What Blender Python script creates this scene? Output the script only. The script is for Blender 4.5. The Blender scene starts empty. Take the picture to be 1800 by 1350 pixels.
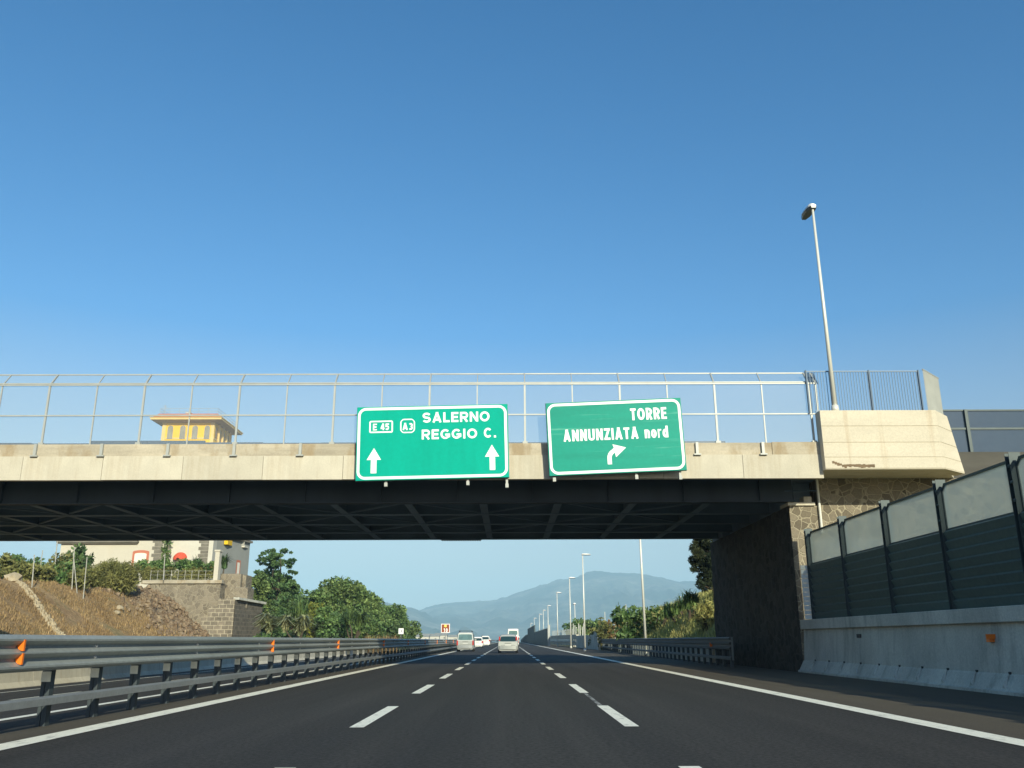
import bpy, bmesh, math, random
import numpy as np
from mathutils import Vector, Matrix, noise as mnoise

SC = bpy.context.scene
COL = SC.collection
rad = math.radians

# ------------------------------------------------------------------ camera, sky, sun, exposure
W0, H0, FPX = 1800.0, 1350.0, 1540.0
CAM_H = 1.15
PITCH = math.degrees(math.atan(450.0 / FPX))
YAW = -0.22
ROLL = -0.2
CAM_M = (Matrix.Rotation(rad(YAW), 3, 'Z') @ Matrix.Rotation(rad(90 + PITCH), 3, 'X') @ Matrix.Rotation(rad(ROLL), 3, 'Z'))
cam_d = bpy.data.cameras.new('camera')
cam_d.sensor_width = 36.0
cam_d.lens = 36.0 * FPX / W0
cam_d.clip_start = 0.1
cam_d.clip_end = 40000
cam = bpy.data.objects.new('camera', cam_d)
COL.objects.link(cam)
cam.matrix_world = Matrix.Translation((0, 0, CAM_H)) @ CAM_M.to_4x4()
SC.camera = cam

KX, KY = 0.75, 2.3                                   # shadow run per metre of height, to the left and ahead
SUN = Vector((KX, -KY, 1.0)).normalized()
EL = math.asin(SUN.z)
world = bpy.data.worlds.new('World')
SC.world = world
world.use_nodes = True
wn = world.node_tree.nodes
wl = world.node_tree.links
wn.clear()
sky = wn.new('ShaderNodeTexSky')
sky.sky_type = 'NISHITA'
sky.sun_disc = False
sky.sun_elevation = EL
sky.sun_rotation = math.atan2(SUN.x, SUN.y)
sky.altitude = 0
sky.air_density = 1.0
sky.dust_density = 0.6
sky.ozone_density = 2.2
bg = wn.new('ShaderNodeBackground')
bg.inputs['Strength'].default_value = 0.10
wo = wn.new('ShaderNodeOutputWorld')
hsv = wn.new('ShaderNodeHueSaturation')
hsv.inputs['Hue'].default_value = 0.501
geo = wn.new('ShaderNodeNewGeometry')
sepn = wn.new('ShaderNodeSeparateXYZ')
wl.new(geo.outputs['Incoming'], sepn.inputs[0])
satr = wn.new('ShaderNodeMapRange')               # deeper blue overhead, paler towards the horizon
satr.inputs['From Min'].default_value = -0.07
satr.inputs['From Max'].default_value = -0.33
satr.inputs['To Min'].default_value = 0.62
satr.inputs['To Max'].default_value = 1.38
wl.new(sepn.outputs['Z'], satr.inputs['Value'])
wl.new(satr.outputs[0], hsv.inputs['Saturation'])
valr = wn.new('ShaderNodeMapRange')
valr.inputs['From Min'].default_value = -0.05
valr.inputs['From Max'].default_value = -0.34
valr.inputs['To Min'].default_value = 0.68
valr.inputs['To Max'].default_value = 1.31
wl.new(sepn.outputs['Z'], valr.inputs['Value'])
wl.new(valr.outputs[0], hsv.inputs['Value'])
wl.new(sky.outputs[0], hsv.inputs['Color'])
wl.new(hsv.outputs[0], bg.inputs['Color'])
wl.new(bg.outputs[0], wo.inputs['Surface'])
sun_d = bpy.data.lights.new('sun', 'SUN')
sun_d.energy = 4.2
sun_d.angle = rad(0.5)
sun_d.color = (1.0, 0.965, 0.76)
sun_o = bpy.data.objects.new('sun', sun_d)
COL.objects.link(sun_o)
sun_o.rotation_euler = SUN.to_track_quat('Z', 'Y').to_euler()
SC.view_settings.view_transform = 'Standard'
SC.view_settings.look = 'None'
SC.view_settings.gamma = 1.0
SC.view_settings.exposure = 0.35
SC.cycles.max_bounces = 8
SC.cycles.transparent_max_bounces = 24
SC.cycles.volume_bounces = 0
SC.cycles.use_denoising = True


def pt(px, py, Y):
    """world point at depth Y that a photo pixel (1800 x 1350) looks at"""
    d = CAM_M @ Vector(((px - 900.0) / FPX, -(py - 675.0) / FPX, -1.0))
    k = Y / d.y
    return Vector((d.x * k, Y, CAM_H + d.z * k))


# ------------------------------------------------------------------ materials
def mat(name, col, rough=0.8, metal=0.0, var=0.0, vscale=4.0, vstretch=(1, 1, 1), col2=None, fine=0.0, fscale=40.0,
        bump=0.0, bscale=30.0, spec=0.4, streak=None, streak_col=None, island=0.0, trans=0.0, objrand=0.0, objval=0.0):
    m = bpy.data.materials.new(name)
    m.use_nodes = True
    N, L = m.node_tree.nodes, m.node_tree.links
    b = N['Principled BSDF']
    b.inputs['Roughness'].default_value = rough
    b.inputs['Metallic'].default_value = metal
    b.inputs['Specular IOR Level'].default_value = spec
    tc = N.new('ShaderNodeTexCoord')
    rgb = N.new('ShaderNodeRGB')
    rgb.outputs[0].default_value = (*col, 1)
    cur = rgb.outputs[0]

    def noise(scale, stretch=(1, 1, 1), detail=5.0, rgh=0.6):
        mp = N.new('ShaderNodeMapping')
        mp.inputs['Scale'].default_value = stretch
        L.new(tc.outputs['Object'], mp.inputs[0])
        n = N.new('ShaderNodeTexNoise')
        n.inputs['Scale'].default_value = scale
        n.inputs['Detail'].default_value = detail
        n.inputs['Roughness'].default_value = rgh
        L.new(mp.outputs[0], n.inputs['Vector'])
        return n.outputs['Fac']

    def ramp(fac, lo, hi):
        r = N.new('ShaderNodeMapRange')
        r.inputs['From Min'].default_value = lo
        r.inputs['From Max'].default_value = hi
        L.new(fac, r.inputs['Value'])
        return r.outputs[0]

    def mix(a, bcol, fac, mode='MIX'):
        x = N.new('ShaderNodeMix')
        x.data_type = 'RGBA'
        x.blend_type = mode
        L.new(a, x.inputs['A'])
        if isinstance(bcol, (tuple, list)):
            x.inputs['B'].default_value = (*bcol, 1)
        else:
            L.new(bcol, x.inputs['B'])
        if isinstance(fac, float):
            x.inputs['Factor'].default_value = fac
        else:
            L.new(fac, x.inputs['Factor'])
        return x.outputs['Result']

    def scaled(fac, k):
        x = N.new('ShaderNodeMath')
        x.operation = 'MULTIPLY'
        x.inputs[1].default_value = k
        L.new(fac, x.inputs[0])
        return x.outputs[0]
    if col2 is not None:
        cur = mix(cur, col2, ramp(noise(vscale, vstretch), 0.36, 0.64))
    if var:
        c_d = tuple(c * (1 - var) for c in col)
        cur = mix(cur, c_d, scaled(ramp(noise(vscale * 0.63, vstretch), 0.35, 0.7), 0.85))
    if streak:
        cur = mix(cur, streak_col, scaled(ramp(noise(streak[0], streak[1], 6.0), streak[2], streak[3]), streak[4]))
    if fine:
        f = ramp(noise(fscale, (1, 1, 1), 3.0, 0.7), 0.3, 0.7)
        hs = N.new('ShaderNodeMapRange')
        hs.inputs['To Min'].default_value = 1 - fine
        hs.inputs['To Max'].default_value = 1 + fine
        L.new(f, hs.inputs['Value'])
        cur = mix(cur, hs.outputs[0], 1.0, 'MULTIPLY')
    if objval:
        oi2 = N.new('ShaderNodeObjectInfo')
        mv = N.new('ShaderNodeMapRange')
        mv.inputs['To Min'].default_value = 1 - objval
        mv.inputs['To Max'].default_value = 1 + objval
        L.new(oi2.outputs['Random'], mv.inputs['Value'])
        cur = mix(cur, mv.outputs[0], 1.0, 'MULTIPLY')
    if island or objrand:
        hv = N.new('ShaderNodeHueSaturation')
        gi = N.new('ShaderNodeNewGeometry')
        oi = N.new('ShaderNodeObjectInfo')
        mr = N.new('ShaderNodeMapRange')
        mr.inputs['To Min'].default_value = 1 - island
        mr.inputs['To Max'].default_value = 1 + island
        L.new(gi.outputs['Random Per Island'], mr.inputs['Value'])
        L.new(mr.outputs[0], hv.inputs['Value'])
        mr2 = N.new('ShaderNodeMapRange')
        mr2.inputs['To Min'].default_value = 0.5 - objrand
        mr2.inputs['To Max'].default_value = 0.5 + objrand
        L.new(oi.outputs['Random'], mr2.inputs['Value'])
        L.new(mr2.outputs[0], hv.inputs['Hue'])
        L.new(cur, hv.inputs['Color'])
        cur = hv.outputs[0]
    L.new(cur, b.inputs['Base Color'])
    if bump:
        bp = N.new('ShaderNodeBump')
        bp.inputs['Strength'].default_value = bump
        bp.inputs['Distance'].default_value = 0.03
        L.new(noise(bscale, (1, 1, 1), 6.0, 0.65), bp.inputs['Height'])
        L.new(bp.outputs[0], b.inputs['Normal'])
    if trans:
        t = N.new('ShaderNodeBsdfTranslucent')
        L.new(cur, t.inputs['Color'])
        ms = N.new('ShaderNodeMixShader')
        ms.inputs[0].default_value = trans
        L.new(b.outputs[0], ms.inputs[1])
        L.new(t.outputs[0], ms.inputs[2])
        L.new(ms.outputs[0], N['Material Output'].inputs['Surface'])
    return m


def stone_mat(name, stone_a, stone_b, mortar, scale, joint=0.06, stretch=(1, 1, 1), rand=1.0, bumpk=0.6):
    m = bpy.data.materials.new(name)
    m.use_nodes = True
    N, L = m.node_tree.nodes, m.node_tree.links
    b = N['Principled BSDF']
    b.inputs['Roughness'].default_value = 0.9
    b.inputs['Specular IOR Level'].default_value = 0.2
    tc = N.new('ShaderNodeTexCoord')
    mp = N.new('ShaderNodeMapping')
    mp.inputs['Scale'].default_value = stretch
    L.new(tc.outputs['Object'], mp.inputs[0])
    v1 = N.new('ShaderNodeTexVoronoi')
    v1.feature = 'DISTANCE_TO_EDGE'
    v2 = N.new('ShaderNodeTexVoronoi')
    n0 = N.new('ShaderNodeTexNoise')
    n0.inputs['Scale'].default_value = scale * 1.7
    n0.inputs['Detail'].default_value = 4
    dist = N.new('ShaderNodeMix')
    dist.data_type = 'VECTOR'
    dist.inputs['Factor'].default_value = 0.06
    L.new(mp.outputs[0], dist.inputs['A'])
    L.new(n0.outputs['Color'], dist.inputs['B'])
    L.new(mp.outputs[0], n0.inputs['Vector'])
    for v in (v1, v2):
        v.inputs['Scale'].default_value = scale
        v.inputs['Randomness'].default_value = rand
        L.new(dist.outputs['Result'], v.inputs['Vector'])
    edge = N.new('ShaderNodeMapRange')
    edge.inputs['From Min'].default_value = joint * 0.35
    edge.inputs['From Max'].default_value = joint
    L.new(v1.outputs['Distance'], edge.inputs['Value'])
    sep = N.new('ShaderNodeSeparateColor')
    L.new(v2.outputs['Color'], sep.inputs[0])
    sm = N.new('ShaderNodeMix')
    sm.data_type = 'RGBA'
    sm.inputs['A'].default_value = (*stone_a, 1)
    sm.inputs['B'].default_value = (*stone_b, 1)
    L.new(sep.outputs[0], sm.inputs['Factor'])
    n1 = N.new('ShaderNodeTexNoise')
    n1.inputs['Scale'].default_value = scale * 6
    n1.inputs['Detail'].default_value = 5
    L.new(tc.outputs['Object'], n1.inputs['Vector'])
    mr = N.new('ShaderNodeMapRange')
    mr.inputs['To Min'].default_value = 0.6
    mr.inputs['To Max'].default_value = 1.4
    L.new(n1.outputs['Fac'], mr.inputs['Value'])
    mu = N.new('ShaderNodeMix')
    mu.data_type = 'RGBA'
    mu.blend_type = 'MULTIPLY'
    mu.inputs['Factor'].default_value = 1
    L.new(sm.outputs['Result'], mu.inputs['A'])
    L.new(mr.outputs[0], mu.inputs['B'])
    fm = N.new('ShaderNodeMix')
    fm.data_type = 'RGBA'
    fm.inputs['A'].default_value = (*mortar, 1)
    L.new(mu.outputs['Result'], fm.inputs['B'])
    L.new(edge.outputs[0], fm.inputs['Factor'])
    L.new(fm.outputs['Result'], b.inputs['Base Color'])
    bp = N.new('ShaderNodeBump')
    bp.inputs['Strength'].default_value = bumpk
    bp.inputs['Distance'].default_value = 0.06
    L.new(edge.outputs[0], bp.inputs['Height'])
    L.new(bp.outputs[0], b.inputs['Normal'])
    return m


def brick_mat(name, a, c, mortar, w, h, axis='XZ'):
    m = bpy.data.materials.new(name)
    m.use_nodes = True
    N, L = m.node_tree.nodes, m.node_tree.links
    b = N['Principled BSDF']
    b.inputs['Roughness'].default_value = 0.9
    b.inputs['Specular IOR Level'].default_value = 0.2
    tc = N.new('ShaderNodeTexCoord')
    sp = N.new('ShaderNodeSeparateXYZ')
    L.new(tc.outputs['Object'], sp.inputs[0])
    ad = N.new('ShaderNodeMath')
    L.new(sp.outputs[0], ad.inputs[0])
    L.new(sp.outputs[1], ad.inputs[1])
    cb = N.new('ShaderNodeCombineXYZ')
    L.new(ad.outputs[0], cb.inputs[0])
    L.new(sp.outputs[2], cb.inputs[1])
    br = N.new('ShaderNodeTexBrick')
    n0 = N.new('ShaderNodeTexNoise')
    n0.inputs['Scale'].default_value = 1.6
    n0.inputs['Detail'].default_value = 4
    dist = N.new('ShaderNodeMix')
    dist.data_type = 'VECTOR'
    dist.inputs['Factor'].default_value = 0.12
    L.new(cb.outputs[0], dist.inputs['A'])
    L.new(n0.outputs['Color'], dist.inputs['B'])
    L.new(cb.outputs[0], n0.inputs['Vector'])
    L.new(dist.outputs['Result'], br.inputs['Vector'])
    br.inputs['Scale'].default_value = 1.0
    br.inputs['Brick Width'].default_value = w
    br.inputs['Row Height'].default_value = h
    br.inputs['Mortar Size'].default_value = 0.045
    br.inputs['Mortar Smooth'].default_value = 0.4
    br.inputs['Color1'].default_value = (*a, 1)
    br.inputs['Color2'].default_value = (*c, 1)
    br.inputs['Mortar'].default_value = (*mortar, 1)
    n1 = N.new('ShaderNodeTexNoise')
    n1.inputs['Scale'].default_value = 2.5
    n1.inputs['Detail'].default_value = 6
    L.new(tc.outputs['Object'], n1.inputs['Vector'])
    mr = N.new('ShaderNodeMapRange')
    mr.inputs['To Min'].default_value = 0.5
    mr.inputs['To Max'].default_value = 1.5
    L.new(n1.outputs['Fac'], mr.inputs['Value'])
    mu = N.new('ShaderNodeMix')
    mu.data_type = 'RGBA'
    mu.blend_type = 'MULTIPLY'
    mu.inputs['Factor'].default_value = 1
    L.new(br.outputs['Color'], mu.inputs['A'])
    L.new(mr.outputs[0], mu.inputs['B'])
    L.new(mu.outputs['Result'], b.inputs['Base Color'])
    return m


def clear_mat(name, tint, film, fac, gloss=0.04, translucent=0.5, vary=0.12):
    """thin transparent sheet with a film of dust"""
    m = bpy.data.materials.new(name)
    m.use_nodes = True
    N, L = m.node_tree.nodes, m.node_tree.links
    N.remove(N['Principled BSDF'])
    t = N.new('ShaderNodeBsdfTransparent')
    t.inputs['Color'].default_value = (*tint, 1)
    d = N.new('ShaderNodeBsdfDiffuse')
    d.inputs['Color'].default_value = (*film, 1)
    tr = N.new('ShaderNodeBsdfTranslucent')
    tr.inputs['Color'].default_value = (*film, 1)
    g = N.new('ShaderNodeBsdfGlossy')
    g.inputs['Roughness'].default_value = 0.1
    a = N.new('ShaderNodeMixShader')
    a.inputs[0].default_value = translucent
    L.new(d.outputs[0], a.inputs[1])
    L.new(tr.outputs[0], a.inputs[2])
    tc = N.new('ShaderNodeTexCoord')
    n = N.new('ShaderNodeTexNoise')
    n.inputs['Scale'].default_value = 1.3
    n.inputs['Detail'].default_value = 6
    L.new(tc.outputs['Object'], n.inputs['Vector'])
    mr = N.new('ShaderNodeMapRange')
    mr.inputs['To Min'].default_value = fac * (1 - vary)
    mr.inputs['To Max'].default_value = fac * (1 + vary)
    L.new(n.outputs['Fac'], mr.inputs['Value'])
    x = N.new('ShaderNodeMixShader')
    L.new(mr.outputs[0], x.inputs[0])
    L.new(t.outputs[0], x.inputs[1])
    L.new(a.outputs[0], x.inputs[2])
    y = N.new('ShaderNodeMixShader')
    y.inputs[0].default_value = gloss
    L.new(x.outputs[0], y.inputs[1])
    L.new(g.outputs[0], y.inputs[2])
    L.new(y.outputs[0], N['Material Output'].inputs['Surface'])
    return m


M = {}
M['asphalt'] = mat('asphalt', (0.053, 0.0475, 0.041), 0.85, var=0.5, vscale=0.9, vstretch=(1.6, 0.06, 1), fine=0.6, fscale=18, bump=0.4, bscale=90, spec=0.25,
                   streak=(0.5, (2.2, 0.03, 1), 0.48, 0.62, 0.6), streak_col=(0.036, 0.033, 0.03))
M['shoulder'] = mat('worn_asphalt', (0.105, 0.088, 0.064), 0.9, var=0.3, vscale=1.1, vstretch=(1.5, 0.12, 1), fine=0.3, fscale=45, bump=0.25, bscale=80, spec=0.2)
M['paint'] = mat('road_paint', (0.86, 0.825, 0.68), 0.7, fine=0.12, fscale=30, streak=(6.0, (1, 0.35, 1), 0.54, 0.72, 0.6), streak_col=(0.25, 0.235, 0.2))
M['worn_paint'] = mat('worn_road_paint', (0.34, 0.33, 0.3), 0.8, streak=(9.0, (1, 0.2, 1), 0.42, 0.58, 0.9), streak_col=(0.05, 0.05, 0.05))
M['earth'] = mat('dry_earth', (0.21, 0.155, 0.09), 0.95, col2=(0.13, 0.11, 0.05), vscale=0.35, var=0.35, fine=0.3, fscale=6, bump=0.6, bscale=5, spec=0.1)
M['far_land'] = mat('far_land', (0.12, 0.115, 0.06), 0.95, col2=(0.05, 0.075, 0.03), vscale=0.01, var=0.4, fine=0.3, fscale=0.2, spec=0.1)
M['slope_dry'] = mat('dry_grass_slope', (0.4, 0.275, 0.14), 0.95, col2=(0.28, 0.18, 0.095), vscale=0.22, var=0.35, fine=0.35, fscale=3.5, bump=0.7, bscale=3, spec=0.08,
                     streak=(0.35, (1, 1, 1), 0.55, 0.66, 0.7), streak_col=(0.2, 0.17, 0.08))
M['slope_green'] = mat('green_grass_slope', (0.44, 0.375, 0.15), 0.95, col2=(0.15, 0.15, 0.05), vscale=0.3, var=0.3, fine=0.3, fscale=3.5, bump=0.7, bscale=3, spec=0.08)
M['rubble'] = mat('rubble_earth', (0.2, 0.135, 0.085), 0.95, col2=(0.36, 0.28, 0.18), vscale=1.2, var=0.4, fine=0.4, fscale=5, bump=0.8, bscale=4, spec=0.1)
M['concrete'] = mat('pale_concrete', (0.56, 0.515, 0.405), 0.9, objval=0.06, var=0.2, vscale=1.3, vstretch=(1, 1, 1), fine=0.08, fscale=20, bump=0.15, bscale=25, spec=0.2,
                    streak=(1.6, (2.2, 2.2, 0.22), 0.5, 0.68, 0.42), streak_col=(0.37, 0.30, 0.2))
M['concrete_kerb'] = mat('stained_concrete', (0.5, 0.44, 0.33), 0.9, var=0.42, vscale=1.2, vstretch=(0.5, 1, 3), fine=0.1, fscale=18, bump=0.15, bscale=25, spec=0.2,
                         streak=(1.1, (1.3, 1.3, 0.5), 0.48, 0.62, 0.75), streak_col=(0.3, 0.225, 0.13))
M['concrete_form'] = mat('board_marked_concrete', (0.6, 0.54, 0.42), 0.9, var=0.12, vscale=1.0, vstretch=(0.5, 1, 3), fine=0.08, fscale=18, bump=0.15, bscale=22, spec=0.2,
                         streak=(1.0, (2.6, 2.6, 0.12), 0.6, 0.72, 0.45), streak_col=(0.4, 0.29, 0.17))
M['concrete_grey'] = mat('grey_concrete', (0.58, 0.565, 0.48), 0.9, var=0.35, vscale=0.7, fine=0.14, fscale=20, bump=0.25, bscale=15, spec=0.2,
                         streak=(1.6, (1.5, 1.5, 0.25), 0.5, 0.68, 0.75), streak_col=(0.29, 0.285, 0.24))
M['dirty_kerb'] = mat('dirty_kerb', (0.1, 0.095, 0.08), 0.95, var=0.4, vscale=1.5, vstretch=(0.4, 1, 2))
M['galv_dark'] = mat('shaded_rail', (0.11, 0.125, 0.13), 0.6, metal=0.2, var=0.3, vscale=1, spec=0.4)  # right guardrail steel, darkened for the overpass shadow lying on it
M['crack'] = mat('broken_concrete', (0.2, 0.14, 0.085), 0.95, var=0.4, vscale=9)
M['steel_dark'] = mat('shade_lifted_steel', (0.12, 0.17, 0.22), 0.6, var=0.35, vscale=0.8, spec=0.35)  # inner steel, lightened to offset the deep shade under the deck
M['steel_web'] = mat('shade_toned_girder', (0.045, 0.06, 0.078), 0.65, var=0.4, vscale=0.9, vstretch=(1, 1, 0.3), spec=0.25)  # same steel, darkened so the near girder matches the shaded tone
M['soffit'] = mat('shade_blue_concrete', (0.25, 0.33, 0.42), 0.9, var=0.4, vscale=0.7, spec=0.2)  # lightened concrete with the bluish shade under the deck put into its colour
M['galv'] = mat('galvanised_steel', (0.30, 0.315, 0.31), 0.5, metal=0.35, var=0.25, vscale=1.2, vstretch=(1, 0.3, 1), fine=0.1, fscale=12, spec=0.5)
M['galv_old'] = mat('weathered_guardrail_steel', (0.33, 0.35, 0.325), 0.5, metal=0.15, var=0.35, vscale=0.8, vstretch=(1, 0.35, 2), fine=0.12, fscale=9, spec=0.5,
                    streak=(2.2, (1, 0.5, 1.2), 0.58, 0.72, 0.5), streak_col=(0.085, 0.085, 0.08))
M['post_steel'] = mat('dark_post_steel', (0.06, 0.075, 0.08), 0.6, metal=0.2, var=0.3, vscale=4, spec=0.4)
M['galv_light'] = mat('pale_fence_steel', (0.40, 0.41, 0.375), 0.5, metal=0.15, var=0.2, vscale=2, spec=0.5)
M['blue_steel'] = mat('blue_grey_steel', (0.06, 0.1, 0.15), 0.55, metal=0.1, spec=0.4)
M['bar_steel'] = mat('grey_blue_bars', (0.13, 0.19, 0.27), 0.5, metal=0.1)
M['spacer'] = mat('cream_spacer', (0.86, 0.81, 0.62), 0.7, var=0.3, vscale=5)
M['orange'] = mat('orange_reflector', (0.86, 0.2, 0.02), 0.35, var=0.15, vscale=12)
M['white_dot'] = mat('bright_bolt', (0.8, 0.8, 0.78), 0.3, metal=0.6)
M['sign_green'] = mat('green_sign_face', (0.0, 0.37, 0.262), 0.6, var=0.14, vscale=1.6, vstretch=(1.4, 1, 0.25), fine=0.05, fscale=7, spec=0.08)
M['sign_green_b'] = mat('faded_green_sign_face', (0.008, 0.30, 0.215), 0.5, var=0.2, vscale=1.1, vstretch=(0.25, 1, 3.0), fine=0.05, fscale=7, spec=0.15,
                        streak=(1.2, (0.22, 1, 7.0), 0.6, 0.7, 0.4), streak_col=(0.22, 0.55, 0.42))
M['sign_white'] = mat('white_sign_sheeting', (0.86, 0.86, 0.82), 0.45, fine=0.04, fscale=9)
M['sign_back'] = mat('sign_edge_metal', (0.12, 0.16, 0.14), 0.5, metal=0.4)
M['sign_brown'] = mat('brown_sign_face', (0.27, 0.06, 0.018), 0.5, var=0.1, vscale=6)
M['sign_yellow'] = mat('yellow_sign_plate', (0.8, 0.62, 0.12), 0.5)
M['black_paint'] = mat('black_numeral', (0.03, 0.03, 0.03), 0.6)
M['barrier_green'] = mat('dark_green_panel', (0.085, 0.125, 0.108), 0.5, var=0.25, vscale=0.8, vstretch=(1, 0.4, 2), fine=0.1, fscale=8, spec=0.35)
M['barrier_post'] = mat('dark_barrier_post', (0.065, 0.085, 0.085), 0.5, metal=0.3, var=0.2, vscale=4)
M['barrier_clear'] = clear_mat('dusty_clear_panel', (0.9, 0.93, 0.91), (0.64, 0.69, 0.66), 0.56, 0.05, 0.5)
M['fence_clear'] = clear_mat('thin_clear_panel', (0.97, 0.98, 0.97), (0.66, 0.68, 0.66), 0.15, 0.02, 0.3)
M['dark_clear'] = clear_mat('smoky_clear_panel', (0.3, 0.42, 0.52), (0.12, 0.18, 0.23), 0.55, 0.06, 0.5, 0.3)
M['white_panel'] = mat('white_end_panel', (0.85, 0.85, 0.76), 0.7, var=0.2, vscale=4)
M['stone'] = stone_mat('rubble_stone_wall', (0.125, 0.105, 0.075), (0.27, 0.23, 0.165), (0.36, 0.315, 0.225), 3.3, 0.07)
M['stone_dark'] = stone_mat('shaded_stone_wall', (0.035, 0.031, 0.026), (0.075, 0.066, 0.052), (0.08, 0.075, 0.06), 3.3, 0.06)  # the abutment stone again, darkened for the shade on its road side
M['block_stone'] = brick_mat('squared_block_wall', (0.15, 0.13, 0.1), (0.23, 0.195, 0.145), (0.37, 0.325, 0.235), 0.8, 0.46)
M['block_grey'] = brick_mat('shaded_block_wall', (0.1, 0.09, 0.075), (0.14, 0.125, 0.10), (0.17, 0.15, 0.115), 0.95, 0.45)  # corner block stone again, darkened for the pier's shaded side
M['rough_stone'] = stone_mat('ruined_stone', (0.16, 0.135, 0.1), (0.26, 0.22, 0.16), (0.29, 0.25, 0.18), 1.9, 0.08)
M['plaster_cream'] = mat('cream_plaster', (0.54, 0.5, 0.4), 0.9, var=0.08, vscale=0.4, fine=0.04, fscale=4, streak=(0.6, (1, 1, 0.3), 0.56, 0.7, 0.3), streak_col=(0.5, 0.44, 0.33))
M['plaster_white'] = mat('white_plaster', (0.58, 0.55, 0.46), 0.9, var=0.1, vscale=0.5, fine=0.04, fscale=4)
M['plaster_grey'] = mat('wing_shade_and_roof_grey', (0.3, 0.305, 0.275), 0.9, var=0.15, vscale=0.6)  # villa wing's shade put into the colour; also the far roofs
M['plaster_yellow'] = mat('yellow_plaster', (0.82, 0.5, 0.02), 0.85, var=0.1, vscale=0.8, fine=0.04, fscale=5)
M['trim_yellow'] = mat('pale_yellow_trim', (0.74, 0.53, 0.2), 0.85, var=0.1, vscale=1)
M['trim_red'] = mat('salmon_trim', (0.5, 0.17, 0.1), 0.85, var=0.15, vscale=2)
M['red'] = mat('red_awning_cloth', (0.62, 0.09, 0.045), 0.8, var=0.15, vscale=3)
M['roof_red'] = mat('red_roof_edge', (0.5, 0.13, 0.075), 0.8, var=0.2, vscale=1.2)
M['eave'] = mat('brown_eave_soffit', (0.3, 0.21, 0.12), 0.85, var=0.2, vscale=1)
M['quoin'] = mat('grey_quoin_stone', (0.21, 0.19, 0.15), 0.9, var=0.4, vscale=1.5)
M['pane'] = mat('window_pane', (0.3, 0.285, 0.23), 0.2, var=0.3, vscale=1.5, spec=0.6)
M['shutter'] = mat('cream_shutter', (0.72, 0.69, 0.58), 0.7, fine=0.06, fscale=6)
M['pole_white'] = mat('white_pole_paint', (0.66, 0.65, 0.57), 0.4, metal=0.1, spec=0.5)
M['pole_grey'] = mat('grey_pole', (0.4, 0.39, 0.33), 0.7, var=0.2, vscale=3)
M['lamp_shell'] = mat('lamp_shell', (0.72, 0.71, 0.66), 0.35, spec=0.6)
M['lamp_glass'] = mat('lamp_lens', (0.05, 0.055, 0.06), 0.25, spec=0.7)
M['bark'] = mat('bark', (0.1, 0.075, 0.05), 0.95, var=0.4, vscale=3, vstretch=(1, 1, 0.2))
M['leaf_a'] = mat('leaf_mid_green', (0.072, 0.14, 0.045), 0.6, col2=(0.235, 0.32, 0.1), vscale=0.8, island=0.6, trans=0.35, objrand=0.012, spec=0.3)
M['leaf_b'] = mat('leaf_dark_green', (0.052, 0.11, 0.042), 0.6, col2=(0.15, 0.23, 0.078), vscale=0.8, island=0.6, trans=0.3, objrand=0.012, spec=0.3)
M['leaf_y'] = mat('leaf_yellow_green', (0.3, 0.3, 0.05), 0.6, col2=(0.14, 0.18, 0.04), vscale=0.7, island=0.4, trans=0.35, spec=0.3)
M['leaf_olive'] = mat('leaf_olive_green', (0.135, 0.145, 0.048), 0.7, col2=(0.26, 0.25, 0.085), vscale=0.6, island=0.45, trans=0.25, spec=0.2)
M['leaf_pine'] = mat('leaf_pine_green', (0.022, 0.036, 0.018), 0.7, col2=(0.05, 0.055, 0.02), vscale=0.5, island=0.4, trans=0.15, spec=0.2)
M['leaf_blade'] = mat('pale_blade_leaf', (0.28, 0.32, 0.15), 0.55, col2=(0.42, 0.42, 0.23), vscale=1.0, island=0.4, trans=0.2, spec=0.3)
M['straw'] = mat('dry_straw', (0.46, 0.325, 0.16), 0.9, col2=(0.32, 0.215, 0.105), vscale=0.3, island=0.4, trans=0.25, spec=0.1)
M['straw_green'] = mat('half_dry_grass', (0.52, 0.46, 0.17), 0.9, col2=(0.33, 0.35, 0.11), vscale=0.3, island=0.4, trans=0.25, spec=0.1)
M['rust_bush'] = mat('reddish_dry_leaf', (0.25, 0.13, 0.06), 0.8, col2=(0.13, 0.12, 0.04), vscale=0.9, island=0.4, trans=0.2, spec=0.1)
M['rock'] = mat('pale_rock', (0.46, 0.38, 0.25), 0.95, var=0.4, vscale=3, fine=0.15, fscale=8)
M['mountain'] = mat('mountain_scrub', (0.05, 0.07, 0.04), 0.95, col2=(0.26, 0.24, 0.18), vscale=0.0025, var=0.5, fine=0.5, fscale=0.012, spec=0.05)
M['car_silver'] = mat('silver_car_paint', (0.36, 0.375, 0.35), 0.35, metal=0.35, spec=0.6)
M['car_white'] = mat('white_car_paint', (0.76, 0.74, 0.68), 0.35, spec=0.6)
M['car_glass'] = mat('car_glass', (0.02, 0.045, 0.045), 0.08, spec=0.9)
M['car_pale_glass'] = mat('tinted_rear_glass', (0.1, 0.19, 0.175), 0.12, var=0.4, vscale=2.5, spec=0.8)
M['tail_red'] = mat('red_tail_lens', (0.45, 0.03, 0.025), 0.25, spec=0.6)
M['tyre'] = mat('tyre_rubber', (0.02, 0.02, 0.02), 0.9)
M['rim'] = mat('wheel_rim', (0.4, 0.4, 0.38), 0.4, metal=0.7)
M['black_plastic'] = mat('black_plastic', (0.025, 0.025, 0.027), 0.6)
M['plate'] = mat('number_plate', (0.5, 0.5, 0.46), 0.5)


# ------------------------------------------------------------------ mesh helpers
def origin_of(o):
    v = Vector((0, 0, 0))
    while o is not None:
        v += o.location
        o = o.parent
    return v


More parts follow.
